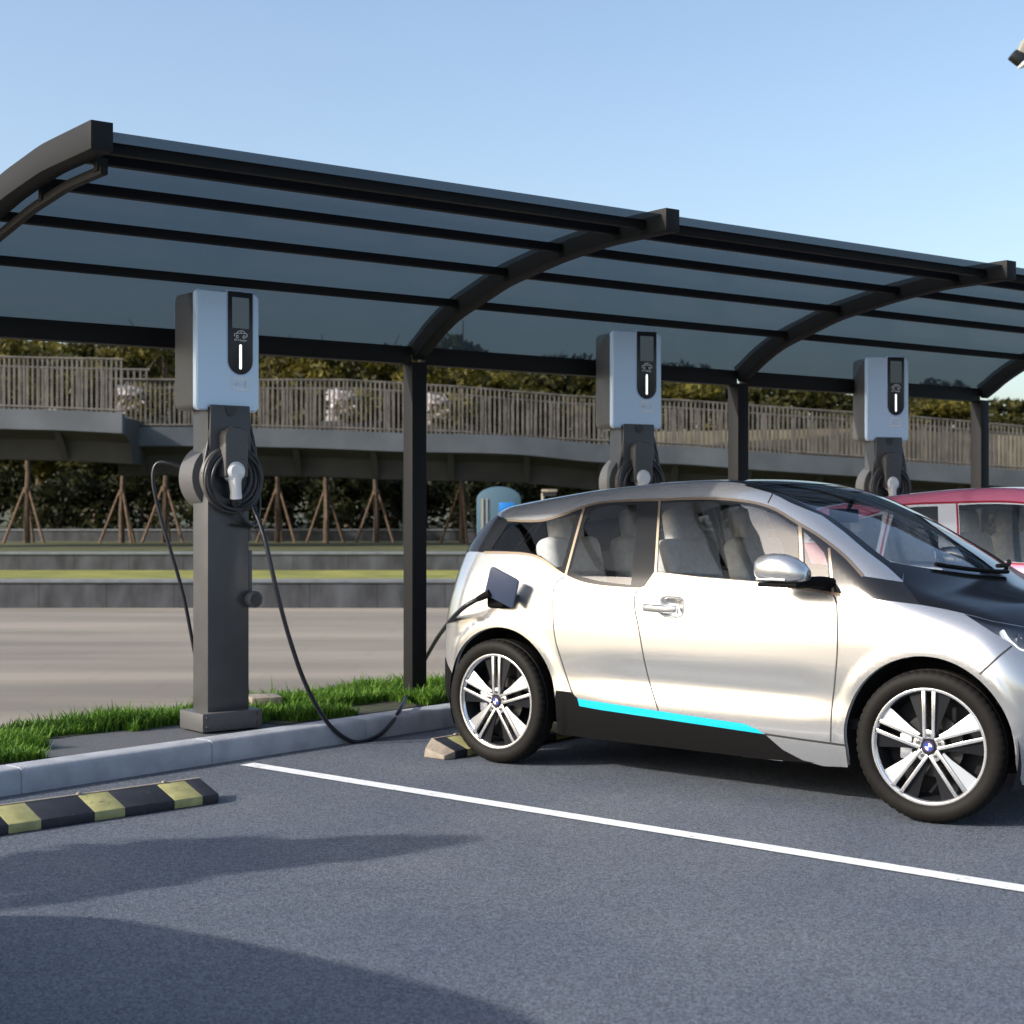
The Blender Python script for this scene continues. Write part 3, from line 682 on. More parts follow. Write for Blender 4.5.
# ---- wheels: wheel mesh = alloy; children tyre, aero blades, emblem, brake disc
def spoke_poly(a0, w0, w1, r0, r1):
    ca, sa = math.cos(a0), math.sin(a0)
    return [(r * ca - w * sa, r * sa + w * ca) for (r, w) in ((r0, w0[0]), (r1, w1[0]), (r1, w1[1]), (r0, w0[1]))]
def build_wheel(x, sg):
    RB = .262
    b = MB()
    b.lathe([(RB - .006, -.062), (RB + .004, -.064), (RB + .010, -.058), (RB + .008, -.05), (RB - .006, -.046), (RB - .012, -.036)], 72)
    for k in range(5):
        a = R(90 + 72 * k)
        for sd in (1, -1):
            P = spoke_poly(a, (sd * .013, sd * .028), (sd * .015, sd * .033), .035, RB - .004)
            b.prism([(p[0], -.056, p[1]) for p in P], (0, .022, 0))
        P = [(.028 * math.cos(a) + .028 * math.cos(q) , .028 * math.sin(a) + .028 * math.sin(q)) for q in np.linspace(0, 2 * math.pi, 16)[:-1]]
        b.prism([(.050 * math.cos(a) + .026 * math.cos(q), -.050, .050 * math.sin(a) + .026 * math.sin(q)) for q in np.linspace(0, 2 * math.pi, 18)[:-1]], (0, .016, 0))
    w = b.build('wheel', M['alloy'], car, bevel=.0025, bseg=2, smooth=40)
    w.location = (x, .845 * sg, .35); w.rotation_euler = (0, 0, (0 if sg < 0 else math.pi) + (R(6) if x > 1 else 0))
    b = MB()
    prof = [(RB + .004, -.058), (RB + .014, -.071), (RB + .045, -.076), (RB + .068, -.071), (.344, -.057), (.349, -.035), (.344, -.030), (.344, -.024), (.35, -.02), (.35, .02), (.344, .024), (.344, .030), (.349, .035), (.344, .057), (RB + .068, .071), (RB + .045, .076), (RB + .014, .071), (RB + .004, .058)]
    b.lathe(prof, 220, rfun=lambda i, j, r: r - (.0055 if (i % 4 == 0 and j in (4, 5, 13, 12)) else 0)); b.build('tyre', M['tyre'], w, smooth=50)
    # aero blades: each pair of spokes carries a triangular vane on both flanks
    for mat, nm, sel in ((M['blade_light'], 'light_blade', 1), (M['blade_dark'], 'dark_blade', 0)):
        b = MB()
        for k, sd in [(k, sd) for k in range(5) for sd in (1, -1)]:
            ang = 90 + 72 * k
            light = (ang % 360, sd) in ((18, 1), (162, -1), (234, -1), (306, 1))  # lit look put into the colour: upper flanks pale, the rest dark
            if light != bool(sel): continue
            a = R(ang)
            pts_ = [(.062, .030), (RB - .012, .034)]
            P = [(r * math.cos(a) - sd * w_ * math.sin(a), r * math.sin(a) + sd * w_ * math.cos(a)) for r, w_ in pts_]
            a2 = a + sd * R(24); n = 6
            for t in np.linspace(R(8.5), R(23), n): P.append(((RB - .010) * math.cos(a + sd * t), (RB - .010) * math.sin(a + sd * t)))
            P.append((.115 * math.cos(a + sd * R(25.5)), .115 * math.sin(a + sd * R(25.5))))
            P.append((.07 * math.cos(a + sd * R(33)), .07 * math.sin(a + sd * R(33))))
            dep = [-.047 if i < 2 else -.038 for i in range(len(P))]
            P3 = [(p[0], d_, p[1]) for p, d_ in zip(P, dep)]
            b = MB(); b.prism(P3, (0, .008, 0)); b.build(nm, mat, w, smooth=20)
    b = MB(); b.lathe([(RB - .010, -.038), (RB - .018, -.02), (RB - .03, .06), (RB - .01, .075)], 72); b.lathe([(.02, .074), (RB - .02, .074)], 40); b.build('rim_barrel', M['blade_dark'], w)
    b = MB()                                             # slots between paired bars
    b.lathe([(.001, -.052), (.036, -.052), (.040, -.047), (.04, -.02)], 32); b.build('hub', M['blade_dark'], w)
    for k in range(5):
        b = MB(); a = R(90 + 72 * k); b.lathe([(.001, -.059), (.007, -.059), (.008, -.045)], 12, 'y', (.052 * math.cos(a), 0, .052 * math.sin(a))); b.build('wheel_bolt', M['bolt'], w)
    b = MB(); b.lathe([(.017, -.0575), (.0255, -.0575), (.0275, -.050)], 36, mi=0)
    for k in range(4):
        P = [(0, -.0575, 0)] + [(.0172 * math.cos(q), -.0575, .0172 * math.sin(q)) for q in np.linspace(k * math.pi / 2, (k + 1) * math.pi / 2, 9)]
        b.add(P, [tuple(range(len(P)))], 1 if k % 2 else 2)
    b.build('emblem', [M['emblem_ring'], M['emblem_blue'], M['white']], w, smooth=0)
    b = MB(); b.lathe([(.06, .005), (.145, .005), (.145, .022), (.06, .022)], 40, closed=True); b.lathe([(.01, -.02), (.075, -.02), (.085, .005)], 30); d = b.build('brake_disc', M['disc'], w)
    b = MB(); b.box((-.115, -.004, -.01), (.06, .05, .12)); b.build('brake_caliper', M['alloy'], w, bevel=.01)
for x in (.02, 2.615):
    for sg in (-1, 1): build_wheel(x, sg)
tag(car, 'silver electric hatchback with cyan sill strip, plugged in beside the white line', 'car', 'electric cars parked at the chargers')
# second car in the next bay
OFF = np.array([2.32, 2.48])
red = copy_tree(car); red.location = (C0[0] + OFF[0], C0[1] + OFF[1], 0)
tag(red, 'red hatchback mostly hidden behind the silver car, only its roof and windows showing', 'car')
SW = {'silver_paint': M['red'], 'pillar_gloss': M['white_gloss'], 'bronze_trim': M['red_trim'], 'cyan_sill': M['red']}
for o in red.children:
    if o.name.split('.')[0] == 'roof': o.material_slots[0].link = 'OBJECT'; o.material_slots[0].material = M['red']
def repaint(o):
    if o.type == 'MESH':
        for s in o.material_slots:
            if s.material and s.material.name in SW:
                m = SW[s.material.name]; s.link = 'OBJECT'; s.material = m
        if o.name.split('.')[0] == 'sill_strip': o['label'] = 'red sill strip'
    for c in o.children: repaint(c)
repaint(red)
for c in list(red.children):                        # the second car's charging flap is shut
    if c.name.split('.')[0] in ('charging_flap', 'charging_socket'): bpy.data.objects.remove(c)
far = copy_tree(car); far.location = (-4.15, 3.72, 0)  # unseen car added so that its shadow falls on the near asphalt
tag(far, 'silver electric hatchback unplugged, added out of view at the left to shadow the asphalt', 'car', 'electric cars parked at the chargers')
for c in list(far.children):
    if c.name.split('.')[0] in ('charging_flap', 'charging_socket'): bpy.data.objects.remove(c)
def c2w(p): q = C0 + HD * p[0] + LF * p[1]; return Vector((q[0], q[1], p[2]))

# ================================================================== CHARGERS
def build_charger():
    t = empty('charging_station', (0, 0, 0))
    b = MB(); b.box((0, 0, .055), (.40, .29, .11)); base = b.build('base_plate', M['charge_body'], t, bevel=.008)
    for x in (-.17, .17):
        for z in (.03, .085): b = MB(); b.lathe([(.001, -.153), (.009, -.152), (.011, -.144)], 12, 'y', (x, 0, z)); b.build('bolt', M['bolt'], base)
    b = MB(); P = [(-.138, -.10), (.138, -.10), (.138, .09), (-.138, .09)]
    b.box((0, .0, 1.01), (.277, .185, 1.82)); b.build('column', M['column'], t, bevel=.006)
    # cable drum
    b = MB(); b.lathe([(.001, -.135), (.125, -.135), (.128, -.16), (.14, -.168), (.19, -.165), (.197, -.155), (.197, -.14), (.165, -.13), (.165, -.07), (.205, -.06), (.21, .10), (.20, .115), (.001, .115)], 56, 'y', (0, 0, 1.50))
    dr = b.build('cable_drum', M['charge_body'], t); dr.location.y = .035
    b = MB(); b.lathe([(.001, -.137), (.124, -.137)], 40, 'y', (0, 0, 1.5)); b.build('drum_recess', M['insert'], dr)
    b = MB()
    for k, (r, y, dx, dz) in enumerate(((.155, -.178, 0, 0), (.175, -.176, .004, -.006), (.192, -.172, .012, -.012), (.165, -.188, .02, -.022))):
        b.tube([(dx + r * math.cos(a), y + .006 * math.sin(3 * a + k), 1.50 + dz + r * 1.02 * math.sin(a)) for a in np.linspace(0, 2 * math.pi, 49)], .0105, 8, caps=False)
    b.tube(catmull([(.016, -.185, 1.335), (.06, -.19, 1.265), (.13, -.17, 1.215), (.18, -.13, 1.22), (.225, -.10, 1.30), (.235, -.08, 1.42), (.215, -.09, 1.54), (.19, -.11, 1.66), (.165, -.11, 1.78), (.13, -.09, 1.93)], 5), .0105, 8)
    b.tube(catmull([(.15, -.15, 1.60), (.19, -.12, 1.52), (.222, -.08, 1.44), (.215, -.07, 1.33), (.185, -.11, 1.25)], 5), .0105, 8)
    b.tube(catmull([(-.10, -.11, 1.95), (-.115, -.125, 1.82), (-.15, -.14, 1.66), (-.19, -.15, 1.52)], 5), .0105, 8)
    b.tube(catmull([(.10, -.11, 1.95), (.12, -.125, 1.82), (.16, -.14, 1.67), (.19, -.15, 1.55)], 5), .0105, 8)
    b.build('coiled_cable', M['cable_grey'], t, smooth=60).location.y = .035
    b = MB(); b.tube(catmull([(.0, -.115, 1.22), (.10, -.10, 1.205), (.19, -.12, 1.205)], 4), .006, 6); b.build('cable_tie', M['insert'], t)
    # apron between cabinet and drum
    b = MB(); P = [(-.13, 1.93), (.13, 1.93), (.14, 1.62), (.08, 1.56), (-.08, 1.56), (-.14, 1.62)]; b.prism([(x, -.118, z) for x, z in P], (0, .02, 0)); b.build('back_apron', M['column'], t, bevel=.004)
    b = MB(); b.prism([(.035 * math.cos(a), -.124, 1.915 + .05 * math.sin(a) * (1 if math.sin(a) < 0 else .1)) for a in np.linspace(0, 2 * math.pi, 24)[:-1]], (0, .01, 0)); b.build('cable_outlet', M['insert'], t)
    # holster with rounded head
    P = [(-.078, 1.50), (.078, 1.50), (.078, 1.74)] + [(.078 * math.cos(a), 1.74 + .062 * math.sin(a)) for a in np.linspace(0, math.pi, 13)[1:-1]] + [(-.078, 1.74)]
    b = MB(); b.prism([(x, -.255, z) for x, z in P], (0, .15, 0)); b.build('plug_holster', M['charge_body'], t, bevel=.012, bseg=3).location.y = .06
    b = MB(); b.lathe([(.001, -.275), (.04, -.275), (.058, -.262), (.064, -.235), (.064, -.20), (.05, -.18)], 32, 'y', (0, 0, 1.515))
    plug = b.build('charging_plug', M['white'], t); plug.location = (-.005, .065, .02)
    b = MB(); b.tube([(0, -.238, 1.50), (.003, -.24, 1.44), (.008, -.238, 1.40), (.013, -.232, 1.355)], [.046, .036, .034, .036], 18); b.build('plug_handle', M['white'], plug)
    b = MB(); b.tube([(.013, -.232, 1.357), (.016, -.225, 1.325), (.022, -.215, 1.295)], [.034, .03, .018], 14); b.tube([(.013, -.232, 1.345), (.0135, -.231, 1.339)], .037, 14); b.tube([(.016, -.226, 1.327), (.0165, -.225, 1.32)], .033, 14); b.build('plug_boot', M['insert'], plug)
    b = MB(); b.tube(catmull([(.02, -.217, 1.30), (.05, -.205, 1.25), (.10, -.185, 1.215), (.16, -.14, 1.205)], 5), .011, 8); b.build('plug_cable', M['cable_grey'], plug)
    # emergency stop and side brackets
    b = MB(); b.lathe([(.001, -.148), (.04, -.148), (.05, -.14), (.052, -.10), (.04, -.09)], 28, 'y', (.155, 0, .77)); b.build('stop_button', M['charge_body'], t)
    b = MB(); b.lathe([(.001, -.150), (.036, -.150)], 24, 'y', (.155, 0, .77)); b.build('button_face', M['insert'], t)
    b = MB(); b.box((.148, -.08, .94), (.022, .03, .25)); b.box((.146, -.08, 1.17), (.018, .03, .10)); b.build('side_bracket', M['charge_body'], t, bevel=.003)
    # cabinet
    z0, z1 = 1.90, 2.61; zc = (z0 + z1) / 2; H_ = z1 - z0
    P = rrect(.405, H_ - .01, .035, 6, 0, zc)
    b = MB(); n = len(P)
    rings = [(P, -.18), (P, .055), ([(x * .93, zc + (z - zc) * .96) for x, z in P], .088), ([(x * .90, zc + (z - zc) * .945) for x, z in P], .095)]
    vs = []
    for pp, y in rings: vs += [(x, y, z) for x, z in pp]
    b.add(vs, [(i * n + k, i * n + (k + 1) % n, (i + 1) * n + (k + 1) % n, (i + 1) * n + k) for i in range(3) for k in range(n)] + [tuple(range(n)), tuple(3 * n + k for k in range(n))])
    cab = b.build('cabinet', M['charge_body'], t, smooth=30)
    P = rrect(.426, H_ + .005, .03, 6, 0, zc)
    b = MB(); rings = [(P, -.185), (P, -.208), ([(x * .985, zc + (z - zc) * .991) for x, z in P], -.219), ([(x * .95, zc + (z - zc) * .972) for x, z in P], -.225)]
    vs = []; n = len(P)
    for pp, y in rings: vs += [(x, y, z) for x, z in pp]
    b.add(vs, [(i * n + k, i * n + (k + 1) % n, (i + 1) * n + (k + 1) % n, (i + 1) * n + k) for i in range(3) for k in range(n)] + [tuple(range(n)), tuple(3 * n + k for k in range(n))])
    cov = b.build('front_cover', M['cover'], cab, smooth=30)
    cx, hw = .078, .084
    def pill(hw_, top, bot, y):
        rr = hw_; return [(cx + hw_, y, top), (cx - hw_, y, top)] + [(cx + rr * math.cos(a), y, bot + rr + rr * math.sin(a)) for a in np.linspace(math.pi, 2 * math.pi, 19)]
    b = MB(); b.prism(pill(hw + .006, 2.622, 2.112, -.229), (0, .006, 0)); b.build('insert_rim', M['print_dim'], cab, bevel=.002)
    b = MB(); b.prism(pill(hw, 2.614, 2.119, -.2315), (0, .006, 0)); b.build('control_panel', M['insert'], cab, bevel=.0015)
    b = MB(); b.prism([(x, -.2335, z) for x, z in rrect(.115, .185, .006, 3, cx, 2.488)], (0, .003, 0)); b.build('display', M['display'], cab)
    b = MB(); b.prism([(x, -.2335, z) for x, z in rrect(.016, .150, .0078, 4, cx, 2.225)], (0, .003, 0)); b.build('status_light', M['led'], cab)
    # car symbol
    b = MB()
    CARL = [(-.042, .002), (-.040, .016), (-.026, .021), (-.012, .034), (.016, .036), (.034, .022), (.042, .018), (.043, .004), (.030, .001)]
    b.tube([(cx + x, -.2335, 2.345 + z) for x, z in catmull(CARL, 3)], .0022, 6)
    b.tube([(cx - .026, -.2335, 2.366), (cx + .03, -.2335, 2.367)], .002, 6); b.tube([(cx + .002, -.2335, 2.379), (cx + .002, -.2335, 2.366)], .002, 6)
    for x in (-.022, .024): b.lathe([(.006, -.2335), (.009, -.2338), (.010, -.2325)], 16, 'y', (cx + x, 0, 2.346))
    b.build('car_symbol', M['print'], cab)
    text_mesh('charger_text', 'EV Charger', .018, M['print'], cab, (cx, -.2338, 2.325), (R(90), 0, 0))
    # card reader badge
    b = MB(); A = rrect(.106, .074, .012, 4, cx, 2.062); Bq = rrect(.086, .054, .006, 4, cx, 2.062); n = len(A)
    b.add([(x, -.2285, z) for x, z in A] + [(x, -.2285, z) for x, z in Bq], [(k, (k + 1) % n, n + (k + 1) % n, n + k) for k in range(n)]); b.build('reader_badge', M['print'], cab, smooth=0)
    text_mesh('badge_text', 'NFC', .030, M['print'], cab, (cx - .010, -.2280, 2.062), (R(90), 0, 0))
    b = MB()
    for r in (.012, .019): b.tube([(cx + .016 + r * math.cos(a), -.2280, 2.062 + r * math.sin(a)) for a in np.linspace(-.8, .8, 9)], .0015, 5)
    b.build('reader_symbol', M['print'], cab)
    A = rrect(.105, .048, .004, 3, -.11, 2.553); Bq = rrect(.102, .045, .003, 3, -.11, 2.553); b = MB(); n = len(A)
    b.add([(x, -.2255, z) for x, z in A] + [(x, -.2255, z) for x, z in Bq], [(k, (k + 1) % n, n + (k + 1) % n, n + k) for k in range(n)]); b.lathe([(.001, -.2256), (.004, -.2256)], 10, 'y', (-.11, 0, 2.553)); b.build('name_recess', M['print_dim'], cab, smooth=0)
    cab.location.y = .135; t.scale = (1, 1, 1)
    return t
ZV = .125
ch = build_charger()
spots = [((221, 9.20), -50.5), ((631.5, 11.4), -65.5), ((883, 13.1), -75.0)]
CL = ['foreground charging station with pale blue cabinet, its whole dark column in view',
      'pale blue charging station rising behind the silver car roof',
      'pale blue charging station rising behind the red car roof']
CHG = []
for i, ((px, d), ang) in enumerate(spots):
    o = ch if i == 0 else copy_tree(ch)
    o.location = ((px - CX) * d / F, d, ZV); o.rotation_euler = (0, 0, R(ang + 90))
    o.scale = ((1, 1, 1), (.98, .98, 1.007), (.93, .93, 1.0))[i]
    tag(o, CL[i], 'charging station', 'charging stations along the verge'); CHG.append(o)
# charging cable to the car
P = [at(252, 505, 9.12), at(260, 524, 9.08), at(267, 548, 9.05), at(277, 592, 9.05), at(290, 640, 9.1), at(306, 685, 9.18), at(327, 722, 9.28), at(352, 742, 9.38), at(376, 737, 9.5), at(392, 722, 9.7), at(404, 702, 10.0),
     at(409, 691, 10.9), at(418, 673, 11.0), at(427, 656, 10.8), at(438, 637, 9.7), at(451, 620, 8.95), at(463, 608, 8.72), at(474, 601, 8.68)]
pe = c2w(PLUG); P.append(pe)
for p in P: p.z = max(p.z, .014)
b = MB(); b.tube(catmull([tuple(p) for p in P], 8), .0135, 10); tag(b.build('charging_cable', M['cable'], smooth=60), 'long black cable looping down over the kerb from the first charger to the silver car', 'cable')
b = MB(); b.tube([pe + (P[-2] - pe) * .6, pe, pe + (pe - P[-2]).normalized() * .06], [.016, .020, .022], 14)
tag(b.build('car_plug', M['black_plastic'], smooth=60), 'black charging plug pushed into the open flap of the silver car', 'plug')
P = [at(200, 476, 9.32), at(178, 466, 9.34), at(158, 463, 9.36), at(153, 480, 9.36), at(160, 515, 9.36), at(172, 555, 9.36), at(184, 598, 9.36), at(196, 660, 9.36), at(206, 705, 9.38)]
b = MB(); b.tube(catmull([tuple(p) for p in P], 8), .011, 10); tag(b.build('supply_cable', M['cable'], smooth=60), 'thin dark cable drooping behind the left of the first charger column', 'cable')

# ================================================================== CANOPY
CD = Vector((2.446, 1.75, 0)); CD.normalize(); P1 = Vector((-.657, 10.36, 0))
AL, SKEW = 2.437, .159                      # arches lean a little along the row
BX = [0, 3.26, 6.27, 9.28]                  # arch positions along the row
CS = 1.03; ZB = CH + (.125 - CH) * CS
can = empty('carport_canopy', ((P1.x - CD.x * BX[1]) * CS, (P1.y - CD.y * BX[1]) * CS, ZB), math.atan2(CD.y, CD.x))
tag(can, 'black steel carport with curved arches and tinted roof panels over the chargers', 'canopy')
can.scale = (CS,) * 3
# local frame: x along the row, -y out over the bays
zt = [(0, 2.545), (.05, 2.65), (.1, 2.72), (.161, 2.798), (.388, 2.965), (.596, 3.05), (.777, 3.095), (1.0, 3.10)]
ztf = table(zt, .02, -.02, 1.02, 300)
def arc(s, dz=0.): return (-s * AL, float(ztf(s)) - ZV + dz)
ss = np.linspace(0, 1, 33)
def arch_mesh(x, w, d0, d1, sa=0., sb=1.):
    b = MB(); q = np.linspace(sa, sb, 33); vs = []
    for s in q:
        y, z = arc(s); 
        # perpendicular to the curve
        y2, z2 = arc(min(s + .01, 1.01)); y1, z1 = arc(max(s - .01, -.01)); t = Vector((y2 - y1, z2 - z1)).normalized(); nn = Vector((-t.y, t.x)); nn = nn if nn.y > 0 else -nn
        for (dx, dn) in ((-w / 2, d0), (w / 2, d0), (w / 2, d1), (-w / 2, d1)): vs.append((x + dx + SKEW * s, y + nn.x * dn, z + nn.y * dn))
    n = len(q)
    b.add(vs, [(i * 4 + k, i * 4 + (k + 1) % 4, (i + 1) * 4 + (k + 1) % 4, (i + 1) * 4 + k) for i in range(n - 1) for k in range(4)] + [(0, 1, 2, 3), tuple((n - 1) * 4 + k for k in (3, 2, 1, 0))])
    return b
for i in range(4):
    x = BX[i]; SP = BX[i + 1] - x if i < 3 else 0
    b = MB(); b.box((x, 0, (2.43 - ZV) / 2), (.115, .115, 2.43 - ZV)); b.box((x, 0, .006), (.2, .2, .012)); b.build('post', M['steel'], can, bevel=.004)
    b = arch_mesh(x, .10, 0, -.125); a = b.build('arch', M['steel'], can, bevel=.003)
    if i == 0:
        b = arch_mesh(x + .085, .035, -.148, -.188, .0, .93); lo = b.build('lower_rail', M['steel'], can, bevel=.003)
        for s in (.915, .66, .35):
            b = MB(); y, z = arc(s, -.14); b.box((x + .085 + SKEW * s, y, z), (.05, .04, .06)); b.build('rail_bracket', M['steel'], lo)
    if i < 3:
        b = MB(); L = SP - .115; b.box((x + SP / 2, 0, 2.475 - ZV), (L, .10, .115)); b.build('beam', M['steel'], can, bevel=.003)
        for s in (.926, .836, .637, .424, .2165):
            y, z = arc(s, -.068); b = MB(); b.box((x + SP / 2 + SKEW * s, y, z), (SP - .10, .045, .05)); b.build('purlin', M['steel'], can, bevel=.004)
        b = arch_mesh(0, SP - .102, -.030, -.038, .005, .985); b.build('roof_panel', M['panel'], can).location = (x + SP / 2, 0, 0)

# ================================================================== GROUND, KERB, VERGE
def sheet(name, poly, z, mat, kind='structure'):
    b = MB(); b.add([(p[0], p[1], z) for p in poly], [tuple(range(len(poly)))]); o = b.build(name, mat, smooth=0); o['kind'] = kind
    if o.data.polygons[0].normal.z < 0: o.data.flip_normals()
    return o
K0 = np.array([-2.55, 7.62]); KD = np.array([.6527, .7577]); KD /= np.linalg.norm(KD)
BEND = K0 + KD * 3.62
KD2 = np.array([math.cos(R(38)), math.sin(R(38))])
KA, KB_ = K0 - KD * 9, BEND + KD2 * 16
cp = [KA, K0, BEND - KD * .35] + [BEND - KD * .35 * (1 - t) ** 2 + KD2 * .35 * t ** 2 for t in np.linspace(.15, .85, 5)] + [BEND + KD2 * .35, KB_]
def offs(path, w):
    out = []
    for i, p in enumerate(path):
        a = path[i] - path[i - 1] if i else path[1] - path[0]; c = path[i + 1] - path[i] if i + 1 < len(path) else a
        a, c = a / np.linalg.norm(a), c / np.linalg.norm(c); n = np.array([-a[1] - c[1], a[0] + c[0]]); n /= np.linalg.norm(n); n /= max(.5, n @ np.array([-a[1], a[0]])); out.append(p + n * w)
    return out
def kerb(path, w0, w1, h, name):
    path = [np.array(p) for p in path]; cum = [0.]
    for i in range(1, len(path)): cum.append(cum[-1] + np.linalg.norm(path[i] - path[i - 1]))
    rec = []; new = []
    js = [j for j in np.arange(.72, cum[-1] - .2, 1.2) if min(abs(j - c) for c in cum) > .03]
    ts = sorted([(c, 0) for c in cum] + [(j + o_, r_) for j in js for o_, r_ in ((-.006, 0), (-.004, 1), (.004, 1), (.006, 0))])
    for t, r_ in ts:
        new.append(np.array([np.interp(t, cum, [p[k] for p in path]) for k in (0, 1)])); rec.append(r_)
    path = new
    b = MB(); prof = [(w0, -.02), (w0 + .004, h - .03), (w0 + .012, h - .010), (w0 + .03, h), (w1, h), (w1, -.02)]
    rows = [offs(path, w) for w, z in prof]; n = len(prof)
    prof2 = [(w0 + .006, -.02), (w0 + .010, h - .036), (w0 + .018, h - .016), (w0 + .036, h - .006), (w1, h - .006), (w1, -.02)]
    rows2 = [offs(path, w) for w, z in prof2]
    vs = [((rows2 if rec[i] else rows)[j][i][0], (rows2 if rec[i] else rows)[j][i][1], (prof2 if rec[i] else prof)[j][1]) for i in range(len(path)) for j in range(n)]
    b.add(vs, [(i * n + j, i * n + (j + 1) % n, (i + 1) * n + (j + 1) % n, (i + 1) * n + j) for i in range(len(path) - 1) for j in range(n)] + [tuple(range(n)), tuple((len(path) - 1) * n + j for j in range(n))])
    return tag(b.build(name, M['kerb'], smooth=40), kind='structure')
VW = 1.22
# cut kerb into stones with fine joints
def resample(path, st):
    out = [path[0]]
    for i in range(len(path) - 1):
        n = max(1, int(np.linalg.norm(path[i + 1] - path[i]) / st)); out += [path[i] + (path[i + 1] - path[i]) * k / n for k in range(1, n + 1)]
    return out
kerb(cp, 0, .16, .13, 'kerb'); kerb(offs(cp, VW), 0, .12, .13, 'back_kerb')
inner0, inner1 = offs(cp, .158), offs(cp, VW + .02)
sheet('verge', [tuple(p) for p in inner0] + [tuple(p) for p in inner1[::-1]], .115, M['pad'])
back = offs(cp, VW + .12); front = cp
sheet('ground', [(-900, -300), (900, -300), (900, 1600), (-900, 1600)], -.03, M['ground'])
sheet('parking_lot', [tuple(p) for p in offs(cp, .05)] + [tuple(KB_ + KD2 * 40), (60, -20), (-40, -20), tuple(KA - KD * 14)], .0, M['asphalt'])
sheet('plaza', [tuple(p) for p in offs(cp, VW + .08)][::-1] + [tuple(KA - KD * 20), (-60, 22.7), (70, 22.7), tuple(KB_ + KD2 * 40)], .002, M['plaza'])
# white bay lines
ld = np.array([3.43, -2.86]); ld /= np.linalg.norm(ld); ln_ = np.array([-ld[1], ld[0]])
A = np.array([-1.49, 8.60])
for k, q in enumerate((A, A + OFF, A - OFF)):
    w = .052
    P = [q + ln_ * w, q - ln_ * w, q + ld * 5.2 - ln_ * w, q + ld * 5.2 + ln_ * w]
    sheet('bay_line', [tuple(p) for p in P], .005, M['line'])
# grass blades on the verge
def grass_blades():
    V = []; Fc = []; T = []
    def zone(org, dr, t0, t1, wlo, whi, dens_):
        n = int((t1 - t0) * (whi - wlo) * dens_); nb = np.array([-dr[1], dr[0]])
        t = rng.uniform(t0, t1, n); w = rng.uniform(wlo, whi, n)
        w = w + .03 * np.sin(t * 9); keep = ~((np.abs(t - 3.0) < .32) & (w < .62) & (dr is KD)); t, w, n = t[keep], w[keep], int(keep.sum())
        P = org + np.outer(t, dr) + np.outer(w, nb)
        h = rng.gamma(10, .0062, n) * (1 + .25 * np.sin(t * 5.3 + w * 7)); a = rng.uniform(0, 2 * math.pi, n); le = rng.uniform(.2, .9, n) * h; wd = rng.uniform(.0035, .0065, n)
        b0 = sum(len(x) for x in V)
        dx, dy = np.cos(a), np.sin(a); sx, sy = -dy * 1, dx * 1
        p0 = np.stack([P[:, 0] - sx * wd, P[:, 1] - sy * wd, np.full(n, .112)], 1); p1 = np.stack([P[:, 0] + sx * wd, P[:, 1] + sy * wd, np.full(n, .112)], 1)
        m0 = np.stack([P[:, 0] + dx * le * .35 - sx * wd * .8, P[:, 1] + dy * le * .35 - sy * wd * .8, .112 + h * .65], 1); m1 = m0 + np.stack([sx * wd * 1.6, sy * wd * 1.6, 0 * h], 1)
        tp = np.stack([P[:, 0] + dx * le, P[:, 1] + dy * le, .112 + h], 1)
        V.append(np.stack([p0, p1, m1, m0, tp], 1).reshape(-1, 3)); i = b0 + np.arange(n) * 5
        Fc.append((np.stack([i, i + 1, i + 2, i + 3], 1), np.stack([i + 3, i + 2, i + 4], 1))); T.append(np.repeat(rng.uniform(0, 1, n), 5))
    dn = 14000
    zone(K0, KD, -.9, .42, .24, VW - .03, dn); zone(K0, KD, .42, .62, .55, VW - .03, dn * .7); zone(K0, KD, .62, 1.45, .86, VW - .03, dn); zone(K0, KD, 1.3, 2.0, .74, VW - .03, dn)
    zone(K0, KD, 2.0, 2.2, .45, VW - .03, dn); zone(K0, KD, 2.2, 3.75, .27, VW - .03, dn); zone(BEND, KD2, .0, 1.2, .3, VW - .05, dn * .7); zone(BEND, KD2, 1.2, 6, .3, VW - .05, dn * .25)
    v = np.concatenate(V); q = np.concatenate([f[0] for f in Fc]); tr = np.concatenate([f[1] for f in Fc])
    me = bpy.data.meshes.new('grass'); me.from_pydata(v.tolist(), [], q.tolist() + tr.tolist()); at_ = me.attributes.new('tone', 'FLOAT', 'POINT'); at_.data.foreach_set('value', np.concatenate(T).astype(np.float32))
    me.materials.append(M['grass']); o = bpy.data.objects.new('grass', me); col.objects.link(o)
    return tag(o, 'lush green lawn grass on the kerbed verge', 'grass', kind='stuff')
grass_blades()
# soil under the grass
def strip(org, dr, t0, t1, w0, w1, z, name):
    nb = np.array([-dr[1], dr[0]]); P = [org + dr * t + nb * w for t, w in ((t0, w0), (t1, w0), (t1, w1), (t0, w1))]; return sheet(name, [tuple(p) for p in P], z, M['soil'])
strip(K0, KD, -1, .42, .24, VW - .02, .119, 'soil_bed'); strip(K0, KD, .42, 2.05, .84, VW - .02, .119, 'soil_bed'); strip(K0, KD, 2.05, 3.6, .26, VW - .02, .119, 'soil_bed')
# slab on the grass behind the first charger
b = MB(); q = at(264, 690, 10.05); b.box((q.x, q.y, .19), (.20, .22, .05), rot=Matrix.Rotation(R(20), 3, 'Z')); b.box((q.x, q.y, .14), (.12, .12, .07)); tag(b.build('cable_pit_cover', M['stop_edge'], bevel=.006), 'small flat beige slab on the grass behind the first charger column', 'slab')

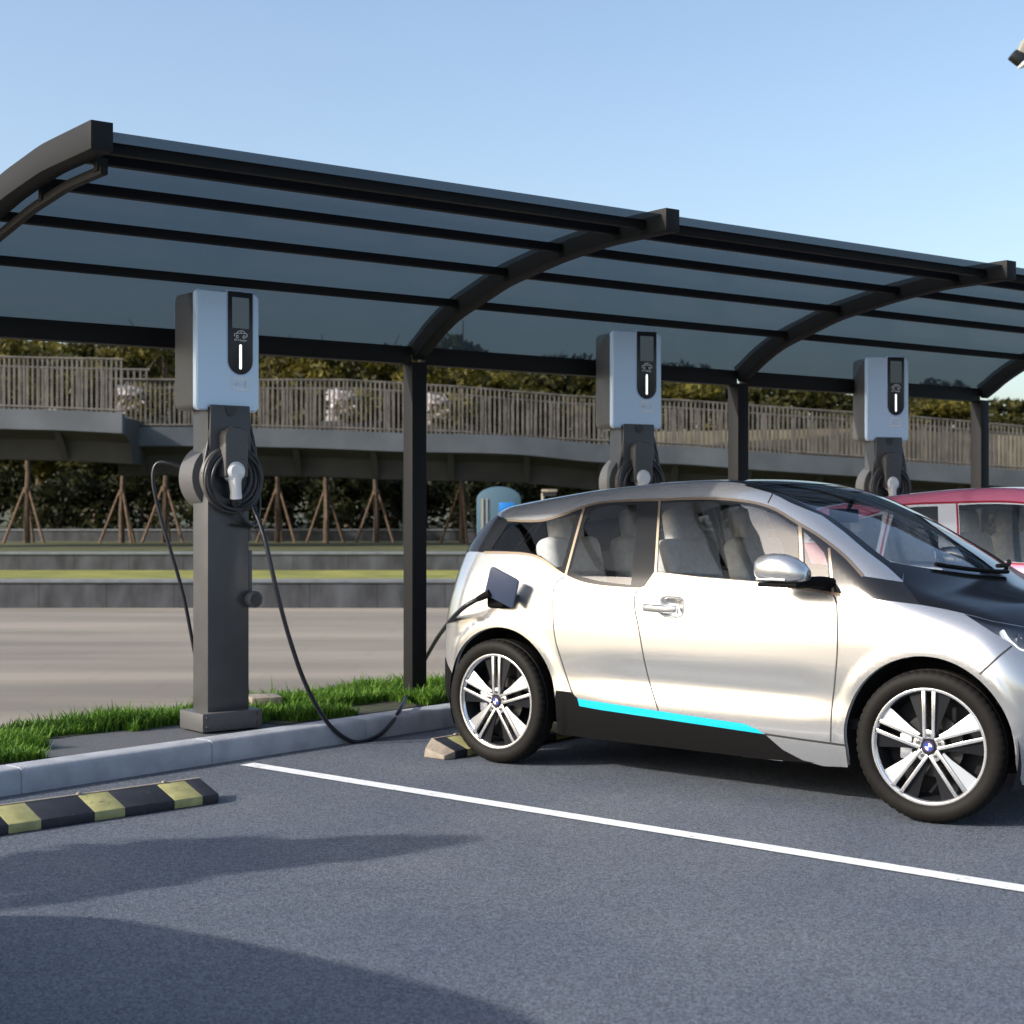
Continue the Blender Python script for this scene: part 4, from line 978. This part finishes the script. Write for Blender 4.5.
# wheel stops
def wheel_stop(A, B, label, end_beige=False):
    A, B = np.array(A), np.array(B); L = np.linalg.norm(B - A); dr = (B - A) / L
    t = empty('wheel_stop', (A[0], A[1], 0), math.atan2(dr[1], dr[0])); tag(t, label, 'wheel stop', 'striped wheel stops in the bays')
    prof = [(0, .002), (0, .045), (.165, .098), (.19, .098), (.20, .002)]
    def seg(x0, x1, mat, name, gx=.0):
        b = MB(); n = len(prof)
        for_x = [(x0, prof), (x1, prof)]
        vs = [(x, y, z) for x, pr in for_x for y, z in pr]
        b.add(vs, [(j, (j + 1) % n, n + (j + 1) % n, n + j) for j in range(n)] + [tuple(range(n)), tuple(n + j for j in range(n - 1, -1, -1))]); return b.build(name, mat, t, bevel=.004)
    x = 0.; k = 0; cuts = []
    while x < L - .01:
        w = min((.11 if end_beige and k == 0 else .26) if k % 2 == 0 else .155, L - x); cuts.append((x, x + w, k % 2)); x += w; k += 1
    for (a, c, y) in cuts: seg(a, c, M['stop_yellow'] if y else M['stop_black'], 'yellow_stripe' if y else 'stop_block')
    b = MB(); b.box((L / 2, .178, .099), (L, .022, .006)); b.build('back_edge', M['stop_edge'], t)
    for x in np.linspace(.2, L - .2, 4): b = MB(); b.lathe([(.001, .112), (.010, .110), (.013, .098)], 14, 'z', (x, .177, 0)); b.build('stop_bolt', M['stop_edge'], t)
    if end_beige:
        b = MB(); P0 = [(-.075, y * .8 + .015, z * .5 + .002) for y, z in prof]; P1 = [(0, y, z) for y, z in prof]; n = len(prof)
        b.add(P0 + P1, [(j, (j + 1) % n, n + (j + 1) % n, n + j) for j in range(n)] + [tuple(range(n))]); b.build('end_cap', M['stop_edge'], t, bevel=.003)
    return t
A = at(219, 803, 1.42 * F / (803 - 512)); Bq = at(0, 836, 1.42 * F / (836 - 512)); dr = (Bq - A).normalized()
e = A + dr * 1.75
wheel_stop((e.x, e.y), (A.x, A.y), 'black and yellow wheel stop lying alone on the empty bay at the left')
s0 = C0 + HD * (-.40) + LF * (-.98)
s0 = at(455, 759, 1.42 * F / (759 - 512)); s0 = np.array([s0.x, s0.y]); s1 = s0 + LF * 1.7
wheel_stop(s0, s1, 'black and yellow wheel stop with a beige end behind the silver car wheel', True)

# ================================================================== BACKGROUND
def wallbox(name, x0, x1, y0, y1, z0, z1, label):
    t = empty(name, ((x0 + x1) / 2, y0, z0)); tag(t, label, 'wall')
    cx = (x0 + x1) / 2
    b = MB(); b.box((0, (y1 - y0) / 2, (z1 - z0 - .05) / 2), (x1 - x0, y1 - y0, z1 - z0 - .05)); b.build('wall_face', M['granite'], t)
    b = MB(); b.box((0, (y1 - y0) / 2 - .01, z1 - z0 - .024), (x1 - x0, y1 - y0 + .03, .05)); b.build('coping', M['granite_cap'], t, bevel=.01)
wallbox('retaining_wall', -45, 55, 22.6, 22.95, -.02, .42, 'low granite retaining wall at the back edge of the paved plaza, below the bright grass')
wallbox('retaining_wall', -45, 55, 27.9, 28.25, .30, .69, 'second low granite wall, between the bright grass and the shaded lawn')
wallbox('retaining_wall', -45, 55, 41.0, 41.3, .55, .96, 'farthest low granite wall, behind the staked trees in the shade')
sheet('lawn', [(-45, 22.9), (55, 22.9), (55, 28), (-45, 28)], .36, M['lawn'])
sheet('shaded_lawn', [(-45, 28.2), (55, 28.2), (55, 41.05), (-45, 41.05)], .64, M['lawn_shade'])
sheet('woodland_floor', [(-60, 41.2), (80, 41.2), (90, 90), (-70, 90)], .9, M['ground'])
# footbridge
br = empty('footbridge', (0, 34, 0)); tag(br, 'curving concrete footbridge ramp with vertical bar railings crossing behind the chargers', 'footbridge')
def ramp(pts, hb, name_prefix='', under=True, far_rail=True, W=2.6):
    # pts: (px, y_top_of_face, depth, y_rail_top)
    Q = []
    pp = catmull(pts, 10)
    for (px, yf, d, yr) in pp:
        p = at(px, yf, d); r = at(px, yr, d); Q.append((p.x, p.y - 34, p.z, r.z))
    b = MB(); n = len(Q); prof = [(0, 0), (0, -hb), (.25, -hb - .02), (.25, -.10), (.30, 0)]
    vs = []
    for (x, y, z, zr) in Q:
        for dy, dz in prof: vs.append((x, y + dy, z + dz))
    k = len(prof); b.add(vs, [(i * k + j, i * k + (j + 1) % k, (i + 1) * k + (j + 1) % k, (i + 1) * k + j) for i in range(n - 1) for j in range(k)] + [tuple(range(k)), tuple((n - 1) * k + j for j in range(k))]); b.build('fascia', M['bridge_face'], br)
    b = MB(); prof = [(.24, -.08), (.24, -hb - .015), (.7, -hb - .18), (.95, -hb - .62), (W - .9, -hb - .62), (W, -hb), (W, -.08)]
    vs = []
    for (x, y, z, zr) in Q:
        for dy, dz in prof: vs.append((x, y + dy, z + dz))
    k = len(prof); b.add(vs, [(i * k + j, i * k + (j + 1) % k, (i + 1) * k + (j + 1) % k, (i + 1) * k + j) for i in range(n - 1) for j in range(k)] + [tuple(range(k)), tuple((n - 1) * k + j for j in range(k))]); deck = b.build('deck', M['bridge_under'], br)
    xs = np.array([q[0] for q in Q])
    for x in np.arange(xs[0] + .5, xs[-1], 1.75):
        y = np.interp(x, xs, [q[1] for q in Q]); z = np.interp(x, xs, [q[2] for q in Q]); b = MB(); b.prism([(x, y + .22, z - hb), (x, y + .95, z - hb - .62), (x, y + .95, z - hb)], (.14, 0, 0)); b.build('deck_rib', M['bridge_under'], deck)
    # railing in panels of vertical bars
    x0 = xs[0]
    for side, dy in (('near', .10),) + ((('far', W - .1),) if far_rail else ()):
        x = x0
        while x < xs[-1] - .3:
            xe = min(x + 2.6, xs[-1]); b = MB()
            g = lambda X: (np.interp(X, xs, [q[1] for q in Q]) + dy, np.interp(X, xs, [q[2] for q in Q]), np.interp(X, xs, [q[3] for q in Q]))
            for X in np.arange(x + .05, xe - .02, .105 if side == 'near' else .14):
                y, z, zr = g(X); w_ = .036 + .010 * random.random(); b.box((X, y, (z + zr) / 2), (w_, .03, zr - z))
            ya, za, zra = g(x); yb, zb_, zrb = g(xe)
            for q in (.0,): b.tube([(x, ya, zra), ((x + xe) / 2, (ya + yb) / 2, (zra + zrb) / 2), (xe, yb, zrb)], .03, 6)
            b.tube([(x, ya, za + .06), (xe, yb, zb_ + .06)], .03, 6)
            b.build('railing', M['baluster'], br, smooth=0); x = xe
    return Q
ramp([(108, 427.5, 34.0, 379), (180, 427, 34.2, 381), (300, 429, 34.4, 378), (403, 433, 34.6, 383.5), (480, 434.5, 34.8, 388), (530, 437, 35.0, 394), (600, 444, 35.3, 397), (680, 446, 35.6, 400), (760, 452, 35.8, 406), (850, 458, 36.2, 412), (960, 465.5, 36.6, 420), (1060, 473, 37, 430), (1250, 484, 37.8, 446)], .42)
ramp([(-220, 402, 32.6, 349), (-80, 406, 32.6, 354), (0, 408.5, 32.6, 357), (60, 410, 32.6, 357), (122, 413, 32.6, 359)], .43)
b = MB(); q = at(215, 500, 36); b.box((q.x, q.y - 34, 1.3), (.7, .7, 3.2)); q = at(414, 500, 36.2); b.box((q.x, q.y - 34, 1.3), (.5, .6, 3.0)); b.build('pier', M['bridge_under'], br, bevel=.03)
b = MB(); q = at(-60, 500, 34); b.box((q.x, q.y - 34, 1.3), (.8, .8, 3.4)); q = at(1120, 500, 39.); b.box((q.x, q.y - 34, 1.0), (.8, .8, 2.4)); b.build('pier', M['bridge_under'], br, bevel=.03)
P = [at(640, 447, 38.6), at(760, 450, 38.8), at(880, 457, 39), at(1130, 474, 39.8)]; Pt = [at(640, 432, 38.6), at(760, 430, 38.8), at(880, 428, 39), at(1130, 442, 39.8)]
b = MB(); n = 4; vs = []
for a, c in zip(P, Pt): vs += [(a.x, a.y - 34, a.z - .3), (c.x, c.y - 34, c.z), (c.x, c.y - 33.8, c.z), (a.x, a.y - 33.8, a.z - .3)]
b.add(vs, [(i * 4 + j, i * 4 + (j + 1) % 4, (i + 1) * 4 + (j + 1) % 4, (i + 1) * 4 + j) for i in range(3) for j in range(4)] + [(0, 1, 2, 3), (15, 14, 13, 12)]); tag(b.build('parapet', M['beige'], br), 'sunlit beige parapet on the far side of the ramp')
# foliage
def leaf_mesh(name, clumps, n, size, mat, seed):
    g = np.random.default_rng(seed); cl = np.array(clumps); wt = (cl[:, 3] * cl[:, 4] * cl[:, 5]) ** .7; pick = g.choice(len(cl), n, p=wt / wt.sum())
    d = g.normal(size=(n, 3)); d /= np.linalg.norm(d, axis=1, keepdims=True); rr = g.uniform(.35, 1., n) ** .5
    C = cl[pick, :3] + d * rr[:, None] * cl[pick, 3:6]
    u = g.normal(size=(n, 3)); u /= np.linalg.norm(u, axis=1, keepdims=True); w = np.cross(u, g.normal(size=(n, 3))); w /= np.linalg.norm(w, axis=1, keepdims=True)
    s = size * g.uniform(.6, 1.3, n)[:, None]
    V = np.stack([C - u * s, C - w * s * .45, C + u * s, C + w * s * .45], 1).reshape(-1, 3); i = np.arange(n) * 4
    me = bpy.data.meshes.new(name); me.from_pydata(V.tolist(), [], np.stack([i, i + 1, i + 2, i + 3], 1).tolist())
    tone = np.clip(g.normal(.4, .18, n) + (g.uniform(-.25, .25, len(cl)))[pick], 0, 1)
    a = me.attributes.new('tone', 'FLOAT', 'POINT'); a.data.foreach_set('value', np.repeat(tone, 4).astype(np.float32)); me.materials.append(mat)
    return me
def trunk_mesh(h, r, limbs, seed):
    g = random.Random(seed); b = MB()
    pts_ = [(g.uniform(-.05, .05) * i, g.uniform(-.05, .05) * i, h * i / 5 - .3 * (i == 0)) for i in range(6)]
    b.tube(pts_, [r * (1.15 - .15 * i) for i in range(6)], 8)
    for k in range(limbs):
        i = g.randint(2, 5); a = g.uniform(0, 6.28); p = Vector(pts_[i]); l = h * g.uniform(.12, .22)
        b.tube([p, p + Vector((math.cos(a) * l * .5, math.sin(a) * l * .5, l * .45)), p + Vector((math.cos(a) * l, math.sin(a) * l, l * .8))], [r * .45, r * .3, r * .12], 6)
    return b
def forest_tree(kind):
    g = np.random.default_rng(40 + kind); t = empty('broadleaf_tree', (0, 0, 0))
    H_ = 6.6
    trunk_mesh(4.6, .13, 6, kind).build('trunk', M['bark'], t)
    cl = []
    for k in range(16):
        z = g.uniform(1.6, H_ - .7); rad = 1.7 * math.sqrt(max(.1, 1 - ((z - 3.8) / 3.2) ** 2)); a = g.uniform(0, 6.28); q = g.uniform(.2, 1) * rad
        cl.append((q * math.cos(a), q * math.sin(a), z, g.uniform(.5, .95), g.uniform(.5, .95), g.uniform(.35, .6)))
    me = leaf_mesh('crown', cl, 5200, .15, M['leaf_dark'] if kind != 1 else M['leaf_olive'], 90 + kind); o = bpy.data.objects.new('crown', me); col.objects.link(o); o.parent = t
    return t
protos = [forest_tree(k) for k in range(3)]; used = [False] * 3
fpos = []
gx = random.Random(3)
PXS = [-30, 40, 95, 150, 290, 350, 395, 455, 520, 575, 690, 770, 840, 935, 1000, 1060]
DES = {0: 'dark green broadleaf tree', 1: 'yellowish olive broadleaf tree', 2: 'deep green broadleaf tree'}
WHERE = ['at the far left edge, behind the upper ramp', 'behind the upper ramp at the left', 'behind the end of the upper ramp', 'just left of the first charger cabinet', 'just right of the first charger cabinet', 'between the first charger and the first post', 'just left of the first canopy post', 'just right of the first canopy post', 'above the ramp between first post and second charger', 'just left of the second charger cabinet', 'between the second charger and the second post', 'just right of the second canopy post', 'just left of the third charger cabinet', 'between the third charger and the third post', 'right of the third canopy post', 'at the far right edge of the photo']
for i, px in enumerate(PXS):
    k = i % 3; d = 46 + gx.uniform(0, 5)
    o = protos[k] if not used[k] else copy_tree(protos[k]); used[k] = True
    p = at(px, 500, d); top = 328 + .0705 * max(px, 0) - gx.uniform(0, 8); zt_ = CH + (512 - top) * d / F
    o.location = (p.x, d, .88); sc = (zt_ - .88) / 6.7; o.scale = (sc * 1.3, sc * 1.3, sc); o.rotation_euler = (0, 0, gx.uniform(0, 6.28))
    tag(o, DES[k] + ' ' + WHERE[i], 'tree', 'woodland trees behind the footbridge')
o = copy_tree(protos[0]); o.location = (-6.55, 3.97, 0); o.scale = (.42, .42, .62)  # unseen tree added to cast a shadow band across the bays
tag(o, 'slender broadleaf tree added out of view left of the bays to shadow the asphalt', 'tree', 'woodland trees behind the footbridge')
# a row behind to close the wood
tpx = list(range(-60, 1130, 75)); lst = []
sm = leaf_mesh('woodland', [(at(px + random.uniform(-20, 20), 500, 58).x, 56 + random.uniform(-2, 6), random.uniform(1.3, 7.6 - .00258 * max(px, 0)), random.uniform(1.1, 1.9), 1.2, random.uniform(.8, 1.3)) for px in range(-80, 1130, 14)] + [(at(px + random.uniform(-8, 8), 500, 58).x, 57.5, CH + (512 - (347 + .064 * max(px, 0) + random.uniform(0, 8))) * 58 / F, 1.0, 1.0, .5) for px in range(-60, 1110, 17)], 62000, .19, M['leaf_dark'], 5)
o = bpy.data.objects.new('woodland', sm); col.objects.link(o); tag(o, 'dense dark woodland closing the view behind the trees', 'woodland', kind='stuff')
# hedge of shrubs below the bridge
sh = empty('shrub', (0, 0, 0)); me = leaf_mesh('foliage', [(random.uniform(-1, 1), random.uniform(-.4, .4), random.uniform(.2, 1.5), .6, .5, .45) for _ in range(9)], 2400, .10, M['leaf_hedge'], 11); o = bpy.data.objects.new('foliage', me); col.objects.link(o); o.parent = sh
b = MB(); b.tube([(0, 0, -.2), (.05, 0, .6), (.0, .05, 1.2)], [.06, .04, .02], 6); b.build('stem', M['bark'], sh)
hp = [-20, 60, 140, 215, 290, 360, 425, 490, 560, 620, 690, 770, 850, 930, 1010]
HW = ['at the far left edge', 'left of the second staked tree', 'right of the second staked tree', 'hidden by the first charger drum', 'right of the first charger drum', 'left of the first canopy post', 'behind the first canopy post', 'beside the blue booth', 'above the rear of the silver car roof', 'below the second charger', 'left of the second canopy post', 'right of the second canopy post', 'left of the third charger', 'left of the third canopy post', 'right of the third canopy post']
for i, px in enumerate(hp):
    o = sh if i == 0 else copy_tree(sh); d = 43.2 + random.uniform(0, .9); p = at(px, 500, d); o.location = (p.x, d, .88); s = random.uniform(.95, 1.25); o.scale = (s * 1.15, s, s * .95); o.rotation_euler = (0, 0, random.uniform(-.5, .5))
    tag(o, 'dark shade shrub under the footbridge, ' + HW[i], 'shrub', 'hedge shrubs under the footbridge')
# staked trees
st = empty('staked_tree', (0, 0, 0))
b = MB(); b.tube([(0, 0, -.2), (.02, 0, .8), (-.02, .02, 1.8), (.03, 0, 3.0), (.0, .03, 4.6)], [.085, .075, .066, .055, .03], 8)
for a in (.5, 2.3, 4.1, 5.4): b.tube([(0, 0, 3.2 + .2 * a), (math.cos(a) * .5, math.sin(a) * .5, 3.9 + .2 * a), (math.cos(a) * .9, math.sin(a) * .9, 4.5 + .2 * a)], [.03, .022, .01], 6)
b.build('trunk', M['bark'], st)
cl = [(random.uniform(-.9, .9), random.uniform(-.9, .9), random.uniform(3.6, 5.1), .5, .5, .4) for _ in range(9)]
me = leaf_mesh('crown', cl, 1500, .12, M['leaf_olive'], 21); o = bpy.data.objects.new('crown', me); col.objects.link(o); o.parent = st
for a in (R(200), R(320), R(80)):
    b = MB(); b.tube([(math.cos(a) * .62, math.sin(a) * .62, -.1), (math.cos(a) * .05, math.sin(a) * .05, 1.42)], [.038, .03], 8); b.build('stake', M['stake'], st)
b = MB(); b.tube([(0, 0, 1.28), (0, 0, 1.40)], .10, 10); b.build('tie_band', M['bark'], st)
SW_ = [(27, 'leftmost staked young tree'), (122, 'second staked young tree from the left edge'), (165, 'staked young tree just left of the first charger column'), (278, 'staked young tree just right of the first charger drum'), (326, 'staked young tree midway between first charger and first post'), (376, 'staked young tree just left of the first canopy post'), (462, 'staked young tree between the first post and the silver car')]
for i, (px, w) in enumerate(SW_):
    o = st if i == 0 else copy_tree(st); d = 38.4 + random.uniform(-.3, 1.2); p = at(px, 500, d); o.location = (p.x, d, .64); o.rotation_euler = (0, 0, random.uniform(0, 6.28)); s = random.uniform(.92, 1.05); o.scale = (s, s, s)
    tag(o, w + ', trunk held by wooden props', 'tree', 'staked trees on the shaded lawn')
# white flowering bushes on the ramp
fb_ = empty('flowering_bush', (0, 0, 0))
me = leaf_mesh('blossom', [(random.uniform(-.5, .5), random.uniform(-.2, .2), random.uniform(.15, .75), .17, .16, .14) for _ in range(14)], 1100, .07, M['petal'], 31); o = bpy.data.objects.new('blossom', me); col.objects.link(o); o.parent = fb_
me = leaf_mesh('foliage', [(random.uniform(-.5, .5), random.uniform(-.2, .2), random.uniform(.1, .8), .28, .22, .22) for _ in range(9)], 700, .07, M['leaf_olive'], 32); o = bpy.data.objects.new('foliage', me); col.objects.link(o); o.parent = fb_
b = MB(); b.box((0, 0, .06), (1.2, .4, .16)); b.build('planter', M['bridge_under'], fb_, bevel=.02)
for i, (px, yb, d, w) in enumerate([(142, 424, 35.2, 'left of the first charger cabinet'), (352, 428, 35.6, 'left of the first canopy post'), (445, 432, 35.8, 'right of the first canopy post')]):
    o = fb_ if i == 0 else copy_tree(fb_); p = at(px, yb, d); o.location = p; o.scale = (1.15, 1, 1.1)
    tag(o, 'white flowering bush on the ramp behind the railing, ' + w, 'bush', 'flowering bushes on the footbridge')
# booth, sign, garden lamp
t = empty('booth', tuple(at(499, 552, 33))); t.location.z = .64; tag(t, 'small pale blue booth with a rounded roof standing behind the silver car tail', 'booth')
b = MB(); P = [(-.48, 0), (.48, 0), (.48, 1.05)] + [(.48 * math.cos(a), 1.05 + .28 * math.sin(a)) for a in np.linspace(0, math.pi, 13)[1:-1]] + [(-.48, 1.05)]; b.prism([(x, 0, z) for x, z in P], (0, .9, 0)); b.build('shell', M['booth'], t, bevel=.03)
b = MB(); b.box((-.36, -.012, .62), (.05, .02, .9)); b.box((-.26, -.012, .62), (.03, .02, .9)); b.build('door_frame', M['lamp_grey'], t); b = MB(); b.box((.1, -.012, .12), (.75, .02, .22)); b.build('plinth', M['bridge_under'], t)
t = empty('sign_post', tuple(at(505, 545, 26))); t.location.z = .36; tag(t, 'small bright blue sign on a thin white post beside the silver car roof end', 'sign')
b = MB(); b.tube([(0, 0, 0), (0, 0, 1.08)], .035, 10); b.build('post', M['white'], t); b = MB(); b.box((.03, -.04, 1.14), (.26, .03, .16)); b.build('sign_plate', M['sign_blue'], t, bevel=.01)
t = empty('garden_lamp', tuple(at(543, 545, 26))); t.location.z = .36; tag(t, 'beige topped garden lamp just above the silver car roof', 'lamp')
b = MB(); b.tube([(0, 0, 0), (0, 0, 1.38)], .03, 10); b.build('post', M['lamp_grey'], t); b = MB(); b.box((.11, 0, 1.42), (.27, .2, .05)); b.build('lamp_head', M['stop_edge'], t, bevel=.015); b = MB(); b.box((.11, 0, 1.36), (.23, .16, .06)); b.build('lamp_shade', M['insert'], t)
# street lamp reaching in at the top right
t = empty('street_lamp', (7.09, 20.0, 0)); tag(t, 'grey street lamp head reaching into the sky at the top right corner', 'street lamp')
b = MB(); b.tube([(0, 0, 0), (0, 0, 4), (0, 0, 7.5)], [.09, .075, .06], 14); b.build('pole', M['lamp_grey'], t)
b = MB(); b.tube([(.02, 0, 7.45), (-.2, 0, 7.50), (-.38, 0, 7.50)], [.05, .06, .08], 12); b.box((-.36, 0, 7.47), (.2, .2, .2), rot=Matrix.Rotation(R(25), 3, 'Y')); b.build('bracket', M['lamp_grey'], t, bevel=.03)
b = MB(); b.box((-.49, 0, 7.355), (.17, .18, .12), rot=Matrix.Rotation(R(38), 3, 'Y')); h = b.build('lamp_head', M['insert'], t, bevel=.02); b = MB(); b.box((-.37, 0, 7.28), (.18, .17, .06), rot=Matrix.Rotation(R(-15), 3, 'Y')); b.build('lamp_lens', M['white'], h, bevel=.015)

# ================================================================== LIGHT
EL = R(28); sd = Vector((-.92, -.39, 0)).normalized()
sun_d = bpy.data.lights.new('sun', 'SUN'); sun_d.energy = 3.2; sun_d.angle = R(.6); sun_d.color = (1, .94, .85)
sun = bpy.data.objects.new('sun', sun_d); col.objects.link(sun)
to = Vector((sd.x * math.cos(EL), sd.y * math.cos(EL), math.sin(EL))); sun.rotation_euler = to.to_track_quat('Z', 'Y').to_euler(); sun.location = (-20, -15, 20)
w = bpy.data.worlds.new('World'); scene.world = w; w.use_nodes = True; n = w.node_tree.nodes; l = w.node_tree.links
sk = n.new('ShaderNodeTexSky'); sk.sky_type = 'NISHITA'; sk.sun_disc = False; sk.sun_elevation = EL; sk.sun_rotation = math.atan2(sd.x, sd.y)
sk.air_density = 1.0; sk.dust_density = 2.6; sk.ozone_density = 1.0
bg = n['Background']; bg.inputs['Strength'].default_value = .15; l.new(sk.outputs[0], bg.inputs['Color'])
vs_ = scene.view_settings; vs_.view_transform = 'Standard'; vs_.look = 'None'; vs_.exposure = .70; vs_.gamma = 1; vs_.use_curve_mapping = False
